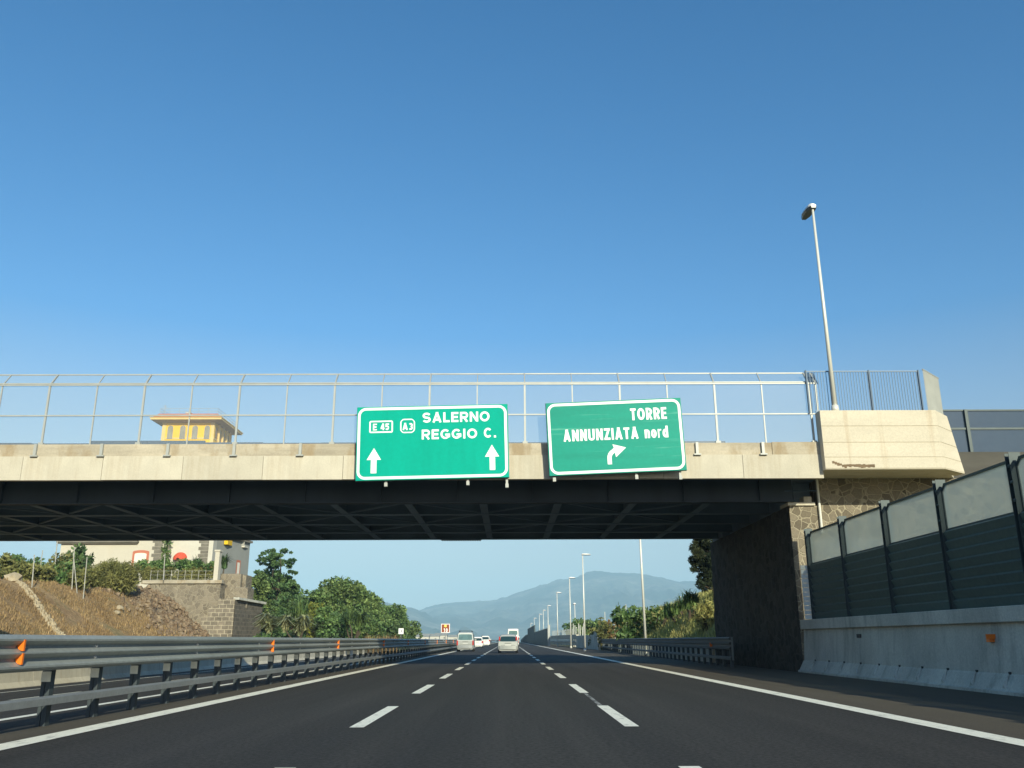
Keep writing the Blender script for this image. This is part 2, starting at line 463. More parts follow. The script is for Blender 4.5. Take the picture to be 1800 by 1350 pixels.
class MB:
    def __init__(s):
        s.v, s.f, s.m = [], [], []

    def add(s, vs, fs, mi=0):
        n = len(s.v)
        s.v += [tuple(p) for p in vs]
        s.f += [tuple(i + n for i in f) for f in fs]
        s.m += [mi] * len(fs)
        return s

    def box(s, x0, x1, y0, y1, z0, z1, mi=0):
        vs = [(x, y, z) for z in (z0, z1) for y in (y0, y1) for x in (x0, x1)]
        return s.add(vs, [(0, 2, 3, 1), (4, 5, 7, 6), (0, 1, 5, 4), (2, 6, 7, 3), (0, 4, 6, 2), (1, 3, 7, 5)], mi)

    def quad(s, a, b, c, d, mi=0):
        return s.add([a, b, c, d], [(0, 1, 2, 3)], mi)

    def prism(s, poly, p0, p1, mi=0):
        """poly: list of vector offsets; extruded from p0 to p1"""
        p0, p1 = Vector(p0), Vector(p1)
        n = len(poly)
        vs = [p0 + Vector(q) for q in poly] + [p1 + Vector(q) for q in poly]
        fs = [(i, (i + 1) % n, n + (i + 1) % n, n + i) for i in range(n)]
        fs += [tuple(range(n))[::-1], tuple(range(n, 2 * n))]
        return s.add(vs, fs, mi)

    def tube(s, p0, p1, r0, r1=None, n=8, mi=0, caps=True):
        r1 = r0 if r1 is None else r1
        p0, p1 = Vector(p0), Vector(p1)
        d = (p1 - p0).normalized()
        a = d.orthogonal().normalized()
        b = d.cross(a)
        vs = []
        for p, r in ((p0, r0), (p1, r1)):
            for k in range(n):
                t = 2 * math.pi * k / n
                vs.append(p + a * (r * math.cos(t)) + b * (r * math.sin(t)))
        fs = [(k, (k + 1) % n, n + (k + 1) % n, n + k) for k in range(n)]
        if caps:
            fs += [tuple(range(n))[::-1], tuple(range(n, 2 * n))]
        return s.add(vs, fs, mi)

    def beam(s, p0, p1, w, h, mi=0, up=(0, 0, 1)):
        p0, p1 = Vector(p0), Vector(p1)
        d = (p1 - p0).normalized()
        u = Vector(up)
        sd = d.cross(u)
        if sd.length < 1e-4:
            sd = Vector((1, 0, 0))
        sd.normalize()
        u = sd.cross(d).normalized()
        poly = [sd * (-w / 2) + u * (-h / 2), sd * (w / 2) + u * (-h / 2), sd * (w / 2) + u * (h / 2), sd * (-w / 2) + u * (h / 2)]
        return s.prism(poly, p0, p1, mi)

    def grid(s, rows, mi=0):
        """rows: list of equally long vertex rows"""
        nr, nc = len(rows), len(rows[0])
        vs = [p for r in rows for p in r]
        fs = [(i * nc + j, i * nc + j + 1, (i + 1) * nc + j + 1, (i + 1) * nc + j) for i in range(nr - 1) for j in range(nc - 1)]
        return s.add(vs, fs, mi)

    def mesh(s, name, mats, org=(0, 0, 0), smooth=False, fix=True):
        me = bpy.data.meshes.new(name)
        ox, oy, oz = org
        me.from_pydata([(x - ox, y - oy, z - oz) for x, y, z in s.v], [], s.f)
        if not isinstance(mats, (list, tuple)):
            mats = [mats]
        for x in mats:
            me.materials.append(x)
        if len(me.polygons) == len(s.m):
            me.polygons.foreach_set('material_index', np.array(s.m, np.int32))
        if fix:
            bm = bmesh.new()
            bm.from_mesh(me)
            bmesh.ops.recalc_face_normals(bm, faces=bm.faces)
            bm.to_mesh(me)
            bm.free()
        if smooth:
            me.polygons.foreach_set('use_smooth', np.ones(len(me.polygons), bool))
        me.update()
        return me

    def build(s, name, mats, parent=None, smooth=False, fix=True, bevel=0.0, label=None):
        o = bpy.data.objects.new(name, s.mesh(name, mats, origin_of(parent), smooth, fix))
        COL.objects.link(o)
        o.parent = parent
        if bevel:
            b = o.modifiers.new('bevel', 'BEVEL')
            b.width = bevel
            b.segments = 2
            b.limit_method = 'ANGLE'
        if label:
            o['label'] = label
        return o


def obj(name, me, parent=None, loc=(0, 0, 0)):
    o = bpy.data.objects.new(name, me)
    COL.objects.link(o)
    o.parent = parent
    o.location = loc
    return o


def thing(name, label, cat, loc=(0, 0, 0), rot=(0, 0, 0), group=None):
    o = bpy.data.objects.new(name, None)
    COL.objects.link(o)
    o.empty_display_size = 0.2
    o.location = loc
    o.rotation_euler = rot
    o['label'] = label
    o['category'] = cat
    if group:
        o['group'] = group
    return o


def tag(o, label, cat, group=None, kind=None):
    if label:
        o['label'] = label
    if cat:
        o['category'] = cat
    if group:
        o['group'] = group
    if kind:
        o['kind'] = kind
    return o


def struct(o):
    o['kind'] = 'structure'
    return o


def copy_tree(o, parent=None):
    c = o.copy()
    COL.objects.link(c)
    c.parent = parent
    for ch in list(o.children):
        copy_tree(ch, c)
    return c


def fbm(x, y, z=0.0, o=4):
    return mnoise.fractal(Vector((x, y, z)), 0.8, 2.0, o)


def sstep(t):
    t = min(max(t, 0.0), 1.0)
    return t * t * (3 - 2 * t)


# leaves ----------------------------------------------------------------------------------------
def leaf_cloud(seed, clumps, per, size, aspect=0.5, droop=0.0, flat=0.0):
    """many small leaf-shaped faces scattered through clumps [(x, y, z, r)], returned as an MB"""
    rg = np.random.default_rng(seed)
    V, F = [], []
    base = 0
    for (cx, cy, cz, r) in clumps:
        n = max(int(per * (r ** 2)), 6)
        d = rg.normal(size=(n, 3))
        d /= np.linalg.norm(d, axis=1)[:, None]
        rr = r * (0.35 + 0.65 * rg.random(n) ** 0.5)
        c = np.array([cx, cy, cz]) + d * rr[:, None] * np.array([1, 1, 1 - flat])
        a = d * 0.5 + rg.normal(size=(n, 3)) * 0.7
        a[:, 2] -= droop
        a /= np.linalg.norm(a, axis=1)[:, None]
        b = np.cross(a, rg.normal(size=(n, 3)))
        b /= np.linalg.norm(b, axis=1)[:, None]
        s = size * (0.6 + 0.8 * rg.random(n))[:, None]
        p0 = c - a * s
        p1 = c + b * s * aspect + a * s * 0.1
        p2 = c + a * s
        p3 = c - b * s * aspect + a * s * 0.1
        q = np.stack([p0, p1, p2, p3], axis=1).reshape(-1, 3)
        V.append(q)
        idx = np.arange(n * 4).reshape(-1, 4) + base
        F.append(idx)
        base += n * 4
    return np.concatenate(V), np.concatenate(F)


def leaf_object(name, vf, material, parent, org=None):
    v, f = vf
    o3 = np.array(origin_of(parent) if org is None else org)
    me = bpy.data.meshes.new(name)
    v = v - o3
    me.vertices.add(len(v))
    me.vertices.foreach_set('co', v.astype(np.float32).ravel())
    k = f.shape[1]
    me.loops.add(f.size)
    me.loops.foreach_set('vertex_index', f.astype(np.int32).ravel())
    me.polygons.add(len(f))
    me.polygons.foreach_set('loop_start', np.arange(0, f.size, k, dtype=np.int32))
    me.materials.append(material)
    me.update(calc_edges=True)
    o = bpy.data.objects.new(name, me)
    COL.objects.link(o)
    o.parent = parent
    return o


def crown_clumps(rg, c, rx, ry, rz, n, r0, r1, shell=0.55):
    out = []
    for _ in range(n):
        while True:
            p = Vector((rg.uniform(-1, 1), rg.uniform(-1, 1), rg.uniform(-1, 1)))
            if p.length <= 1 and p.length >= shell * rg.random():
                break
        k = 1 + 0.22 * fbm(p.x * 1.7 + c[0], p.y * 1.7 + c[1], p.z * 1.7 + c[2])
        r = rg.uniform(r0, r1)
        out.append((c[0] + p.x * (rx - r * 0.5) * k, c[1] + p.y * (ry - r * 0.5) * k, c[2] + p.z * (rz - r * 0.5) * k, r))
    return out


def blades(seed, spots, length, width, up=0.6, curve=0.5):
    """grass or strap leaves: bent two-quad blades, spots = array of (x, y, z)"""
    rg = np.random.default_rng(seed)
    p = np.asarray(spots, float)
    n = len(p)
    az = rg.random(n) * 2 * np.pi
    out = np.stack([np.cos(az), np.sin(az), np.zeros(n)], 1)
    L = (length * (0.55 + 0.9 * rg.random(n)))[:, None]
    upv = np.array([0, 0, 1.0])
    lean = (1 - up) * (0.4 + rg.random(n))[:, None]
    p1 = p + (upv + out * lean * 0.5) * L * 0.55
    p2 = p1 + (upv * (1 - curve * 2 * lean) + out * lean * 1.6) * L * 0.45
    sd = np.stack([-np.sin(az), np.cos(az), np.zeros(n)], 1) * width * 0.5
    q = np.stack([p - sd, p + sd, p1 + sd * 0.8, p1 - sd * 0.8, p2 + sd * 0.12, p2 - sd * 0.12], 1).reshape(-1, 3)
    b = np.arange(n)[:, None] * 6
    f = np.concatenate([b + np.array([[0, 1, 2, 3]]), b + np.array([[3, 2, 4, 5]])], 0)
    return q, f


def limb(mb, rg, p0, p1, r0, r1, n=3, wob=0.12):
    p0, p1 = Vector(p0), Vector(p1)
    prev = p0
    L = (p1 - p0).length
    for k in range(1, n + 1):
        t = k / n
        q = p0.lerp(p1, t)
        if k < n:
            q += Vector((rg.uniform(-1, 1), rg.uniform(-1, 1), rg.uniform(-0.4, 0.4))) * L * wob * 0.5
        mb.tube(prev, q, r0 + (r1 - r0) * (k - 1) / n, r0 + (r1 - r0) * t, 7, 0, k == n)
        prev = q


# lettering -------------------------------------------------------------------------------------
def glyph(ch, w, h, t):
    """centre lines of a bold sans-serif letter in a w x h box, stroke t"""
    L, R, B, T = t / 2, w - t / 2, t / 2, h - t / 2
    cx, rx = w / 2, (w - t) / 2
    xh = h * 0.74 if ch in 'nord' else h
    TX = xh - t / 2

    def arc(c, rx_, ry_, a0, a1, n_=14):
        return [(c[0] + rx_ * math.cos(rad(a0 + (a1 - a0) * i / n_)), c[1] + ry_ * math.sin(rad(a0 + (a1 - a0) * i / n_))) for i in range(n_ + 1)]
    q = (T - B) / 4
    m_ = (T + B) / 2
    V = [(L, 0), (L, h)]
    if ch == 'S':
        return [arc((cx, T - q), rx, q, 20, 270) + arc((cx, B + q), rx, q, 90, -160)[1:]]
    if ch == 'A':
        return [[(t * 0.52, 0), (cx, h - t * 0.2)], [(w - t * 0.52, 0), (cx, h - t * 0.2)], [(w * 0.2, h * 0.27), (w * 0.8, h * 0.27)], [(cx - t * 0.62, h - t * 0.3), (cx + t * 0.62, h - t * 0.3)]]
    if ch == 'L':
        return [V, [(0, B), (w, B)]]
    if ch == 'E':
        return [V, [(0, B), (w, B)], [(0, m_), (w * 0.92, m_)], [(0, T), (w, T)]]
    if ch == 'R':
        ry_ = (T - h * 0.44) / 2
        return [V, [(0, T), (w - t / 2 - ry_, T)] + arc((w - t / 2 - ry_, T - ry_), ry_, ry_, 90, -90)[1:] + [(0, h * 0.44)], [(w * 0.5, h * 0.44), (w - t * 0.5, 0)]]
    if ch == 'N':
        return [V, [(R, 0), (R, h)], [(L + t * 0.1, h - t * 0.3), (R - t * 0.1, t * 0.3)]]
    if ch in 'O0':
        return [arc((cx, m_), rx, (T - B) / 2, 0, 360, 30)]
    if ch == 'C':
        return [arc((cx, m_), rx, (T - B) / 2, 42, 318, 26)]
    if ch == 'G':
        return [arc((cx, m_), rx, (T - B) / 2, 42, 330, 28), [(cx, h * 0.44), (w, h * 0.44)], [(R, h * 0.44), (R, h * 0.16)]]
    if ch == 'I':
        return [[(cx, 0), (cx, h)]]
    if ch == '.':
        return [[(cx, 0), (cx, t * 1.05)]]
    if ch == 'T':
        return [[(0, T), (w, T)], [(cx, 0), (cx, h)]]
    if ch == 'U':
        return [[(L, h), (L, B + rx)] + arc((cx, B + rx), rx, rx, 180, 360)[1:] + [(R, h)]]
    if ch == 'Z':
        return [[(0, T), (w, T)], [(0, B), (w, B)], [(w - t * 0.6, T), (t * 0.6, B)]]
    if ch == 'n':
        ry_ = min(rx, TX * 0.5)
        return [[(L, 0), (L, xh)], arc((cx, TX - ry_), rx, ry_, 170, 0) + [(R, 0)]]
    if ch == 'o':
        return [arc((cx, (TX + B) / 2), rx, (TX - B) / 2, 0, 360, 28)]
    if ch == 'r':
        return [[(L, 0), (L, xh)], arc((w - t * 0.1, TX - w * 0.55), w - t * 0.6, w * 0.55, 165, 85, 8)]
    if ch == 'd':
        return [[(R, 0), (R, h)], arc((cx, (TX + B) / 2), rx, (TX - B) / 2, 0, 360, 28)]
    if ch == '4':
        return [[(w * 0.62, h), (t * 0.4, h * 0.3)], [(0, h * 0.28), (w, h * 0.28)], [(w * 0.7, 0), (w * 0.7, h)]]
    if ch == '5':
        ry_ = (h * 0.62 - B) / 2
        return [[(L, T), (w * 0.95, T)], [(L + t * 0.1, h), (L + t * 0.1, h * 0.45)], arc((cx - t * 0.1, B + ry_), rx, ry_, 140, -150, 18)]
    if ch == '3':
        return [arc((cx - t * 0.1, T - q), rx, q, 150, -90), arc((cx - t * 0.1, B + q), rx, q, 90, -150)]
    if ch == '1':
        return [[(w * 0.6, 0), (w * 0.6, h)], [(w * 0.1, h * 0.76), (w * 0.6, h * 0.94)]]
    return []


GW = dict(S=.74, A=.84, L=.58, E=.64, R=.74, N=.76, O=.88, G=.86, I=.24, C=.82, T=.66, U=.74, Z=.68, n=.62, o=.66, r=.42, d=.66)


def text_into(mb, body, x0, z0, x1, z1, y, mi=0, bold=0.2):
    h = z1 - z0
    gap = 0.15
    ws = [0.34 if c == ' ' else 0.24 if c == '.' else GW.get(c, 0.62) for c in body]
    tot = sum(ws) + gap * (len(body) - 1)
    k = (x1 - x0) / tot
    x = x0
    lay = 0
    for c, w_ in zip(body, ws):
        w = w_ * k
        t = min(bold * h, 0.42 * w if c not in 'I.' else w)
        for line in glyph(c, w, h, t):
            n_ = len(line)
            P_ = [Vector((a, b)) for a, b in line]
            closed = n_ > 4 and (P_[0] - P_[-1]).length < 1e-4
            vs = []
            for i in range(n_):
                a = P_[i - 1] if i else (P_[-2] if closed else P_[0])
                b = P_[i + 1] if i < n_ - 1 else (P_[1] if closed else P_[-1])
                d = (b - a)
                d = d.normalized() if d.length > 1e-6 else Vector((1, 0))
                nn = Vector((-d.y, d.x)) * (t / 2)
                if 0 < i < n_ - 1:
                    d1 = (P_[i] - P_[i - 1]).normalized()
                    nn = nn / max(abs(d1.dot(d)), 0.6)
                yy = y - 0.0005 * (lay % 5)
                vs += [(x + P_[i].x + nn.x, yy, z0 + P_[i].y + nn.y), (x + P_[i].x - nn.x, yy, z0 + P_[i].y - nn.y)]
            mb.add(vs, [(2 * i, 2 * i + 1, 2 * i + 3, 2 * i + 2) for i in range(n_ - 1)], mi)
            lay += 1
        x += w + gap * k


def ring_frame(mb, x0, x1, z0, z1, t, r, y0, y1, mi=0, seg=8, bulge=0.0):
    """rounded rectangular outline, stroke t, between depths y0 (front) and y1"""
    def path(a0, a1, b0, b1, rr):
        pts = []
        for cx, cz, s in ((a1 - rr, b1 - rr, 0), (a0 + rr, b1 - rr, 90), (a0 + rr, b0 + rr, 180), (a1 - rr, b0 + rr, 270)):
            for k in range(seg + 1):
                an = rad(s + 90.0 * k / seg)
                pts.append((cx + rr * math.cos(an), cz + rr * math.sin(an)))
        return pts
    P = path(x0, x1, z0, z1, r)
    Q = path(x0 + t, x1 - t, z0 + t, z1 - t, max(r - t, 0.005))
    n = len(P)
    if bulge:
        cx, cz = (x0 + x1) / 2, (z0 + z1) / 2
        hw, hh = (x1 - x0) / 2, (z1 - z0) / 2

        def bl(p):
            u, w = (p[0] - cx) / hw, (p[1] - cz) / hh
            return (p[0] - bulge * u * (w * w) * 0.8, p[1] - bulge * w * (u * u) * 0.8)
        P, Q = [bl(p) for p in P], [bl(p) for p in Q]
    vs = [(a, y0, b) for a, b in P] + [(a, y0, b) for a, b in Q] + [(a, y1, b) for a, b in P] + [(a, y1, b) for a, b in Q]
    fs = []
    for i in range(n):
        j = (i + 1) % n
        fs += [(i, j, n + j, n + i), (2 * n + i, 3 * n + i, 3 * n + j, 2 * n + j), (i, 2 * n + i, 2 * n + j, j), (n + i, n + j, 3 * n + j, 3 * n + i)]
    mb.add(vs, fs, mi)


# ================================================================== SETTING
rng = random.Random(7)
CROSS = 0.0535


def base_z(x):
    if x >= -6.75:
        return 0.0
    return max(-CROSS * (-6.75 - x), -0.84)


def ground_z(x, y):
    z = base_z(x) - 0.1
    if x > 10.5:
        z = -0.1
    if y > 450:
        z -= min((y - 450) * 0.012, 14.0)
    return z


xs = [-9000, -5000, -2500, -1200, -600, -300, -160, -100, -70, -50, -38, -30, -22.5, -21.5, -14, -7.5, -6.75, 0, 10.5, 20, 40, 80, 150, 300, 600, 1200, 2500, 5000, 9000]
ys = [-300, -60, -20, 20, 60, 120, 200, 300, 450, 600, 800, 1100, 1600, 2200, 3200, 4500, 6500, 9500]
mb = MB()
mb.grid([[(x, y, ground_z(x, y)) for x in xs] for y in ys])
struct(mb.build('ground', M['far_land']))

# the motorway: one sheet, then shoulder strips and paint 4 mm above
rows = [-60, -20, 0, 20, 40, 60, 90, 130, 180, 250, 350, 450, 600, 900]


def road_z(y):
    return ground_z(0, y) + 0.1


def strip(name, xa, xb, dz, mtl, parent=None, ya=-60, yb=900, nx=1, zf=None):
    yy = [ya] + [y for y in rows if ya < y < yb] + [yb]
    m = MB()
    m.grid([[(xa + (xb - xa) * i / nx, y, (road_z(y) if zf is None else zf(xa + (xb - xa) * i / nx, y)) + dz) for i in range(nx + 1)] for y in yy])
    return m.build(name, mtl, parent)


road = struct(strip('road', -6.75, 10.45, 0.0, M['asphalt']))
sh1 = strip('road_shoulder', 5.98, 10.44, 0.004, M['shoulder'], road)
sh2 = strip('road_shoulder', -6.74, -5.86, 0.004, M['shoulder'], road)
strip('edge_line', 5.66, 6.02, 0.008, M['paint'], road, -60, 600)
strip('edge_line', -5.94, -5.58, 0.008, M['paint'], road, -60, 600)
for X, Y0, n in ((-2.1, 4.9, 42), (1.68, 4.9, 42)):
    m = MB()
    for k in range(-3, n):
        y0 = Y0 + 7.95 * k
        m.quad((X - 0.1, y0, road_z(y0) + 0.008), (X + 0.1, y0, road_z(y0) + 0.008), (X + 0.1, y0 + 4.0, road_z(y0 + 4) + 0.008), (X - 0.1, y0 + 4.0, road_z(y0 + 4) + 0.008))
    m.build('lane_dashes', M['paint'], road)
m = MB()
m.quad((1.61, 17.0, 0.006), (1.69, 17.0, 0.006), (1.72, 20.8, 0.006), (1.65, 20.8, 0.006))
m.build('worn_line', M['worn_paint'], road)
opp_z = lambda x, y: base_z(x) + (road_z(y))
opp = struct(strip('opposite_road', -6.75, -21.75, 0.0, M['asphalt'], None, -60, 900, 1, opp_z))
strip('edge_line', -8.2, -8.5, 0.006, M['paint'], opp, -60, 600, 1, opp_z)
strip('edge_line', -18.3, -18.55, 0.006, M['paint'], opp, -60, 600, 1, opp_z)
m = MB()
for k in range(-3, 40):
    for X in (-13.4,):
        y0 = 3 + 11.0 * k
        m.quad((X - 0.07, y0, base_z(X - .07) + road_z(y0) + .006), (X + 0.07, y0, base_z(X + .07) + road_z(y0) + .006), (X + 0.07, y0 + 4, base_z(X + .07) + road_z(y0 + 4) + .006), (X - 0.07, y0 + 4, base_z(X - .07) + road_z(y0 + 4) + .006))
m.build('lane_dashes', M['paint'], opp)


# ---- left embankment (seen under the bridge) and its plateau
def left_z(x, y):
    crest = 6.5 + 0.016 * (y - 80) + 0.25 * fbm(0.07 * y, 3.1)
    t = (-37.3 - x) / 8.6
    z = 1.2 + (crest - 1.2) * (0.55 * min(max(t, 0), 1) + 0.45 * sstep(t)) if t > 0 else -0.85
    if t > 0:
        z += 0.28 * min(t, 1) * fbm(x * 0.35, y * 0.3, 1.0) + 0.1 * fbm(x * 1.3, y * 1.1, 4.0)
    return z


gx = [-140, -110, -85, -70, -60, -54] + [-50.05 + 0.45 * i for i in range(29)] + [-36.6, -22.3]
gy = [18, 26, 34, 40] + [44 + 1.2 * i for i in range(65)]
m = MB()
m.grid([[(x, y, left_z(x, y) if x < -36.7 else -0.87) for x in gx] for y in gy])
struct(m.build('left_embankment', M['slope_dry'], smooth=True))
# plateau beyond the retaining wall, where the villa and the trees stand
m = MB()
py_ = [gy[-1], 130, 150, 200, 260, 330]
m.grid([[(x, y, 7.1 if x < -47 else (7.1 if y < 126 and x < -36.5 else max(0.4, 7.1 - (x + 47) * 0.55 if x < -35.5 else 0.4))) for x in (-140, -100, -70, -58, -47.1, -46.9, -41, -36.6, -36.4, -30, -22.3)] for y in py_])
struct(m.build('villa_terrace', M['earth']))


# ---- right embankment beyond the abutment
def right_z(x, y):
    crest = 4.9 - 0.021 * max(y - 65, 0) + 0.25 * fbm(0.08 * y, 9.1)
    t = (x - 11.0) / 5.6
    z = 0.25 + (crest - 0.25) * (0.3 * min(max(t, 0), 1) + 0.7 * sstep(t))
    return z + 0.3 * min(max(t, 0), 1) * fbm(x * 0.4, y * 0.35, 7.0) + 0.1 * fbm(x * 1.4, y * 1.2, 5.0)


gx = [10.95] + [11.2 + 0.45 * i for i in range(18)] + [21, 25, 32, 45, 70]
gy = [47.3 + 1.3 * i for i in range(66)]
m = MB()
m.grid([[(x, y, right_z(x, y)) for x in gx] for y in gy])
struct(m.build('right_embankment', M['slope_green'], smooth=True))
# ground behind the near noise barrier, rising to the bridge approach
m = MB()
m.grid([[(x, y, max(0.2, min((x - 12.0) * 0.7, 6.0)) * sstep((y + 4) / 30.0) + 0.15) for x in (11.6, 13, 15, 18, 22, 28, 45, 70)] for y in (-10, 0, 8, 16, 24, 33.4)])
struct(m.build('approach_slope', M['slope_green'], smooth=True))


# ---- mountains: two ridges of their own depth
def mountain(name, prof, Y, depth, seed):
    pts = [pt(px, py, Y) for px, py in prof]
    Xs = [p.x for p in pts]
    Zs = [p.z for p in pts]
    n = 260
    rows_ = []
    nv = 34
    for j in range(nv + 1):
        v = j / nv
        row = []
        for i in range(n + 1):
            x = Xs[0] + (Xs[-1] - Xs[0]) * i / n
            zr = float(np.interp(x, Xs, Zs))
            if v <= 0.7:
                t = v / 0.7
                y = Y - depth * (1 - t)
                sp = abs(fbm(x * 0.0021 + seed, y * 0.0007, seed, 5))
                z = zr * (t ** 1.15) * (1 - 0.5 * sp * (1 - t) * 1.6) + (1 - abs(2 * t - 1)) * 60 * fbm(x * 0.004, y * 0.004, seed + 2)
                if t > 0.97:
                    z += 22 * fbm(x * 0.006, seed) + 7 * fbm(x * 0.03, seed)
            else:
                t = min((v - 0.7) / 0.3, 1.0)
                y = Y + depth * 0.8 * t
                z = zr * (1 - t) ** 1.2 + (22 * fbm(x * 0.006, seed) + 7 * fbm(x * 0.03, seed) if t < 0.05 else 0)
            row.append((x, y, z - 16))
        rows_.append(row)
    m_ = MB()
    m_.grid(rows_)
    return struct(m_.build(name, M['mountain'], smooth=True))


mountain('mountain', [(480, 1050), (600, 1040), (690, 1054), (720, 1063), (742, 1071), (765, 1082), (800, 1095), (850, 1108), (900, 1120)], 6000, 2500, 3.3)
mountain('mountain', [(640, 1100), (700, 1082), (740, 1068), (760, 1060), (782, 1055), (830, 1052), (868, 1050), (890, 1044), (912, 1035), (950, 1024), (985, 1013), (1010, 1009), (1030, 1002),
                      (1048, 997), (1060, 997), (1085, 1001), (1110, 1001), (1135, 1003), (1165, 1011), (1190, 1017), (1215, 1015), (1260, 1018), (1330, 1030), (1420, 1060)], 8200, 3600, 8.1)

# ---- the air
haze = MB()
haze.box(-12000, 12000, -400, 13000, -32, 760)
hz = haze.build('haze', [])
hz['kind'] = 'stuff'
hm = bpy.data.materials.new('haze_air')
hm.use_nodes = True
hn = hm.node_tree.nodes
hn.remove(hn['Principled BSDF'])
pv = hn.new('ShaderNodeVolumePrincipled')
pv.inputs['Color'].default_value = (0.48, 0.78, 1.0, 1)
pv.inputs['Density'].default_value = 0.00015
pv.inputs['Anisotropy'].default_value = -0.26
hm.node_tree.links.new(pv.outputs[0], hn['Material Output'].inputs['Volume'])
hz.data.materials.append(hm)

# ================================================================== BRIDGE
FY = 31.6                     # front of the fascia
ZB, ZM, ZT = 6.78, 7.66, 8.12  # fascia bottom, joint to kerb, top of kerb
XL, XR = -52.0, 11.5
GB = 6.18                     # bottom of girders
BY0, BY1 = 33.5, 46.3
bridge = thing('road_bridge', 'road overpass with pale concrete edge and dark steel girders crossing the whole motorway', 'bridge', (0, 40, 0))
m = MB()
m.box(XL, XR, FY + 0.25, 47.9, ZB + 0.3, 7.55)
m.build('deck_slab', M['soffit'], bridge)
m = MB()
m.box(XL, XR, FY + 0.45, 47.7, 7.552, 7.62)
m.build('deck_surface', M['asphalt'], bridge)
# precast fascia panels with open joints
pm = MB()
pm.box(0.008, 2.92, 0, 0.24, ZB, ZM)
panel = pm.mesh('fascia_panel', M['concrete'])
k = 0
x = XR - 2.928
while x > XL:
    obj('fascia_panel', panel, bridge, (x, FY - 40 + 0.0015 * (k % 3), 0.004 * ((k * 7) % 3)))
    x -= 2.928
    k += 1
m = MB()
m.box(XL, XR - 1.8, FY + 0.05, FY + 0.55, ZM + 0.004, ZT)
m.box(XR - 1.795, XR, FY + 0.02, FY + 0.55, ZM + 0.004, ZT + 0.015)
m.build('kerb_beam', M['concrete_kerb'], bridge)
m = MB()
m.box(XL, XR, 47.4, 47.9, 7.63, ZT)
m.build('kerb_beam', M['concrete_kerb'], bridge)
m = MB()
m.box(XL, XR, 47.91, 48.1, ZB, ZT - 0.1)
m.build('rear_fascia', M['concrete'], bridge)
bm_ = MB()
bm_.box(-0.05, 0.05, -0.06, 0.045, 0.03, 0.46)
bm_.box(-0.13, 0.13, -0.10, 0.045, -0.02, 0.03)
bracket = bm_.mesh('fence_bracket', M['galv_light'])
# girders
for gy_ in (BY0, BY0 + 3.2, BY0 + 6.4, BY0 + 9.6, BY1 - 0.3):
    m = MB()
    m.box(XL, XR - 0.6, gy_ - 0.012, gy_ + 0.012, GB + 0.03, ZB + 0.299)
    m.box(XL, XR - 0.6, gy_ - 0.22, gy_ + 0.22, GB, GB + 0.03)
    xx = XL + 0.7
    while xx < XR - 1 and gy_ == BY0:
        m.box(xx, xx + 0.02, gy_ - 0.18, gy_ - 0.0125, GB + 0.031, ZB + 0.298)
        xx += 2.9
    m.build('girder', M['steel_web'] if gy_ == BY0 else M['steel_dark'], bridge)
cb = MB()
cb.box(-0.011, 0.011, BY0 + 0.23, BY1 - 0.53, GB + 0.05, GB + 0.62)
cb.box(-0.15, 0.15, BY0 + 0.23, BY1 - 0.53, GB + 0.02, GB + 0.049)
cross = cb.mesh('cross_beam', M['steel_dark'], (0, 40, 0))
xi = []
x = -50.3
while x < 10.5:
    xi.append(x)
    x += 2.9
for x in xi:
    obj('cross_beam', cross, bridge, (x, 0, 0))
m = MB()
for i in range(len(xi) - 1):
    for j, (ya, yb) in enumerate(((BY0 + 0.3, BY0 + 3.0), (BY0 + 3.5, BY0 + 6.2), (BY0 + 6.7, BY0 + 9.4))):
        if (i + j) % 2:
            ya, yb = yb, ya
        m.beam((xi[i] + 0.16, ya, GB + 0.075), (xi[i + 1] - 0.16, yb, GB + 0.075), 0.1, 0.05)
m.build('wind_bracing', M['steel_dark'], bridge)
m = MB()
pa = pt(776, 949, BY1)
pb = pt(846, 949, BY1)
m.box(pa.x, pb.x, BY1 - 0.6, BY1, GB - 0.03, GB - 0.003)
for i in range(17):
    for yy in (BY1 - 0.55, BY1 - 0.05):
        xx = pa.x + 0.06 + i * (pb.x - pa.x - 0.12) / 16
        m.tube((xx, yy, GB - 0.06), (xx, yy, GB - 0.03), 0.03, n=6)
m.build('splice_plate', M['steel_dark'], bridge)
# stone abutment on the right
AX, AY0, AY1 = 10.72, 33.5, 47.2
m = MB()
m.box(AX + 0.004, 27.0, AY0, AY0 + 1.2, -0.1, 6.05)
m.build('abutment_front', M['stone'], bridge)
m = MB()
m.box(11.95, 27.0, AY0 + 0.003, AY0 + 1.2, 6.05, 7.1)
m.build('abutment_upper_wall', M['stone'], bridge)
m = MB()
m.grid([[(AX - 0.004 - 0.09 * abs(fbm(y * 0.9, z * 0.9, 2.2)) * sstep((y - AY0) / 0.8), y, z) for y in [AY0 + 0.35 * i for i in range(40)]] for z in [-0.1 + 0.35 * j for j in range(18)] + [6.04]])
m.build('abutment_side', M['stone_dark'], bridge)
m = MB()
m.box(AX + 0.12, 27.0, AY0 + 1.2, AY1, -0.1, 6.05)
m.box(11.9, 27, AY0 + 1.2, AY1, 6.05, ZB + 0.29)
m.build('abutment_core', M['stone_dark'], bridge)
m = MB()
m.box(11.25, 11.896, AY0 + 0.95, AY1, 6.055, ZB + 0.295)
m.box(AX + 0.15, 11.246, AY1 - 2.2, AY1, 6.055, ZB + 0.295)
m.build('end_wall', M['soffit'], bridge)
m = MB()
m.box(XR + 0.003, 32, 34.75, 47.9, ZB + 0.31, 7.6)
m.box(XR + 0.003, 17.2, 33.6, 34.745, ZB + 0.325, 7.55)
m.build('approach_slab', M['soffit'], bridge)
m = MB()
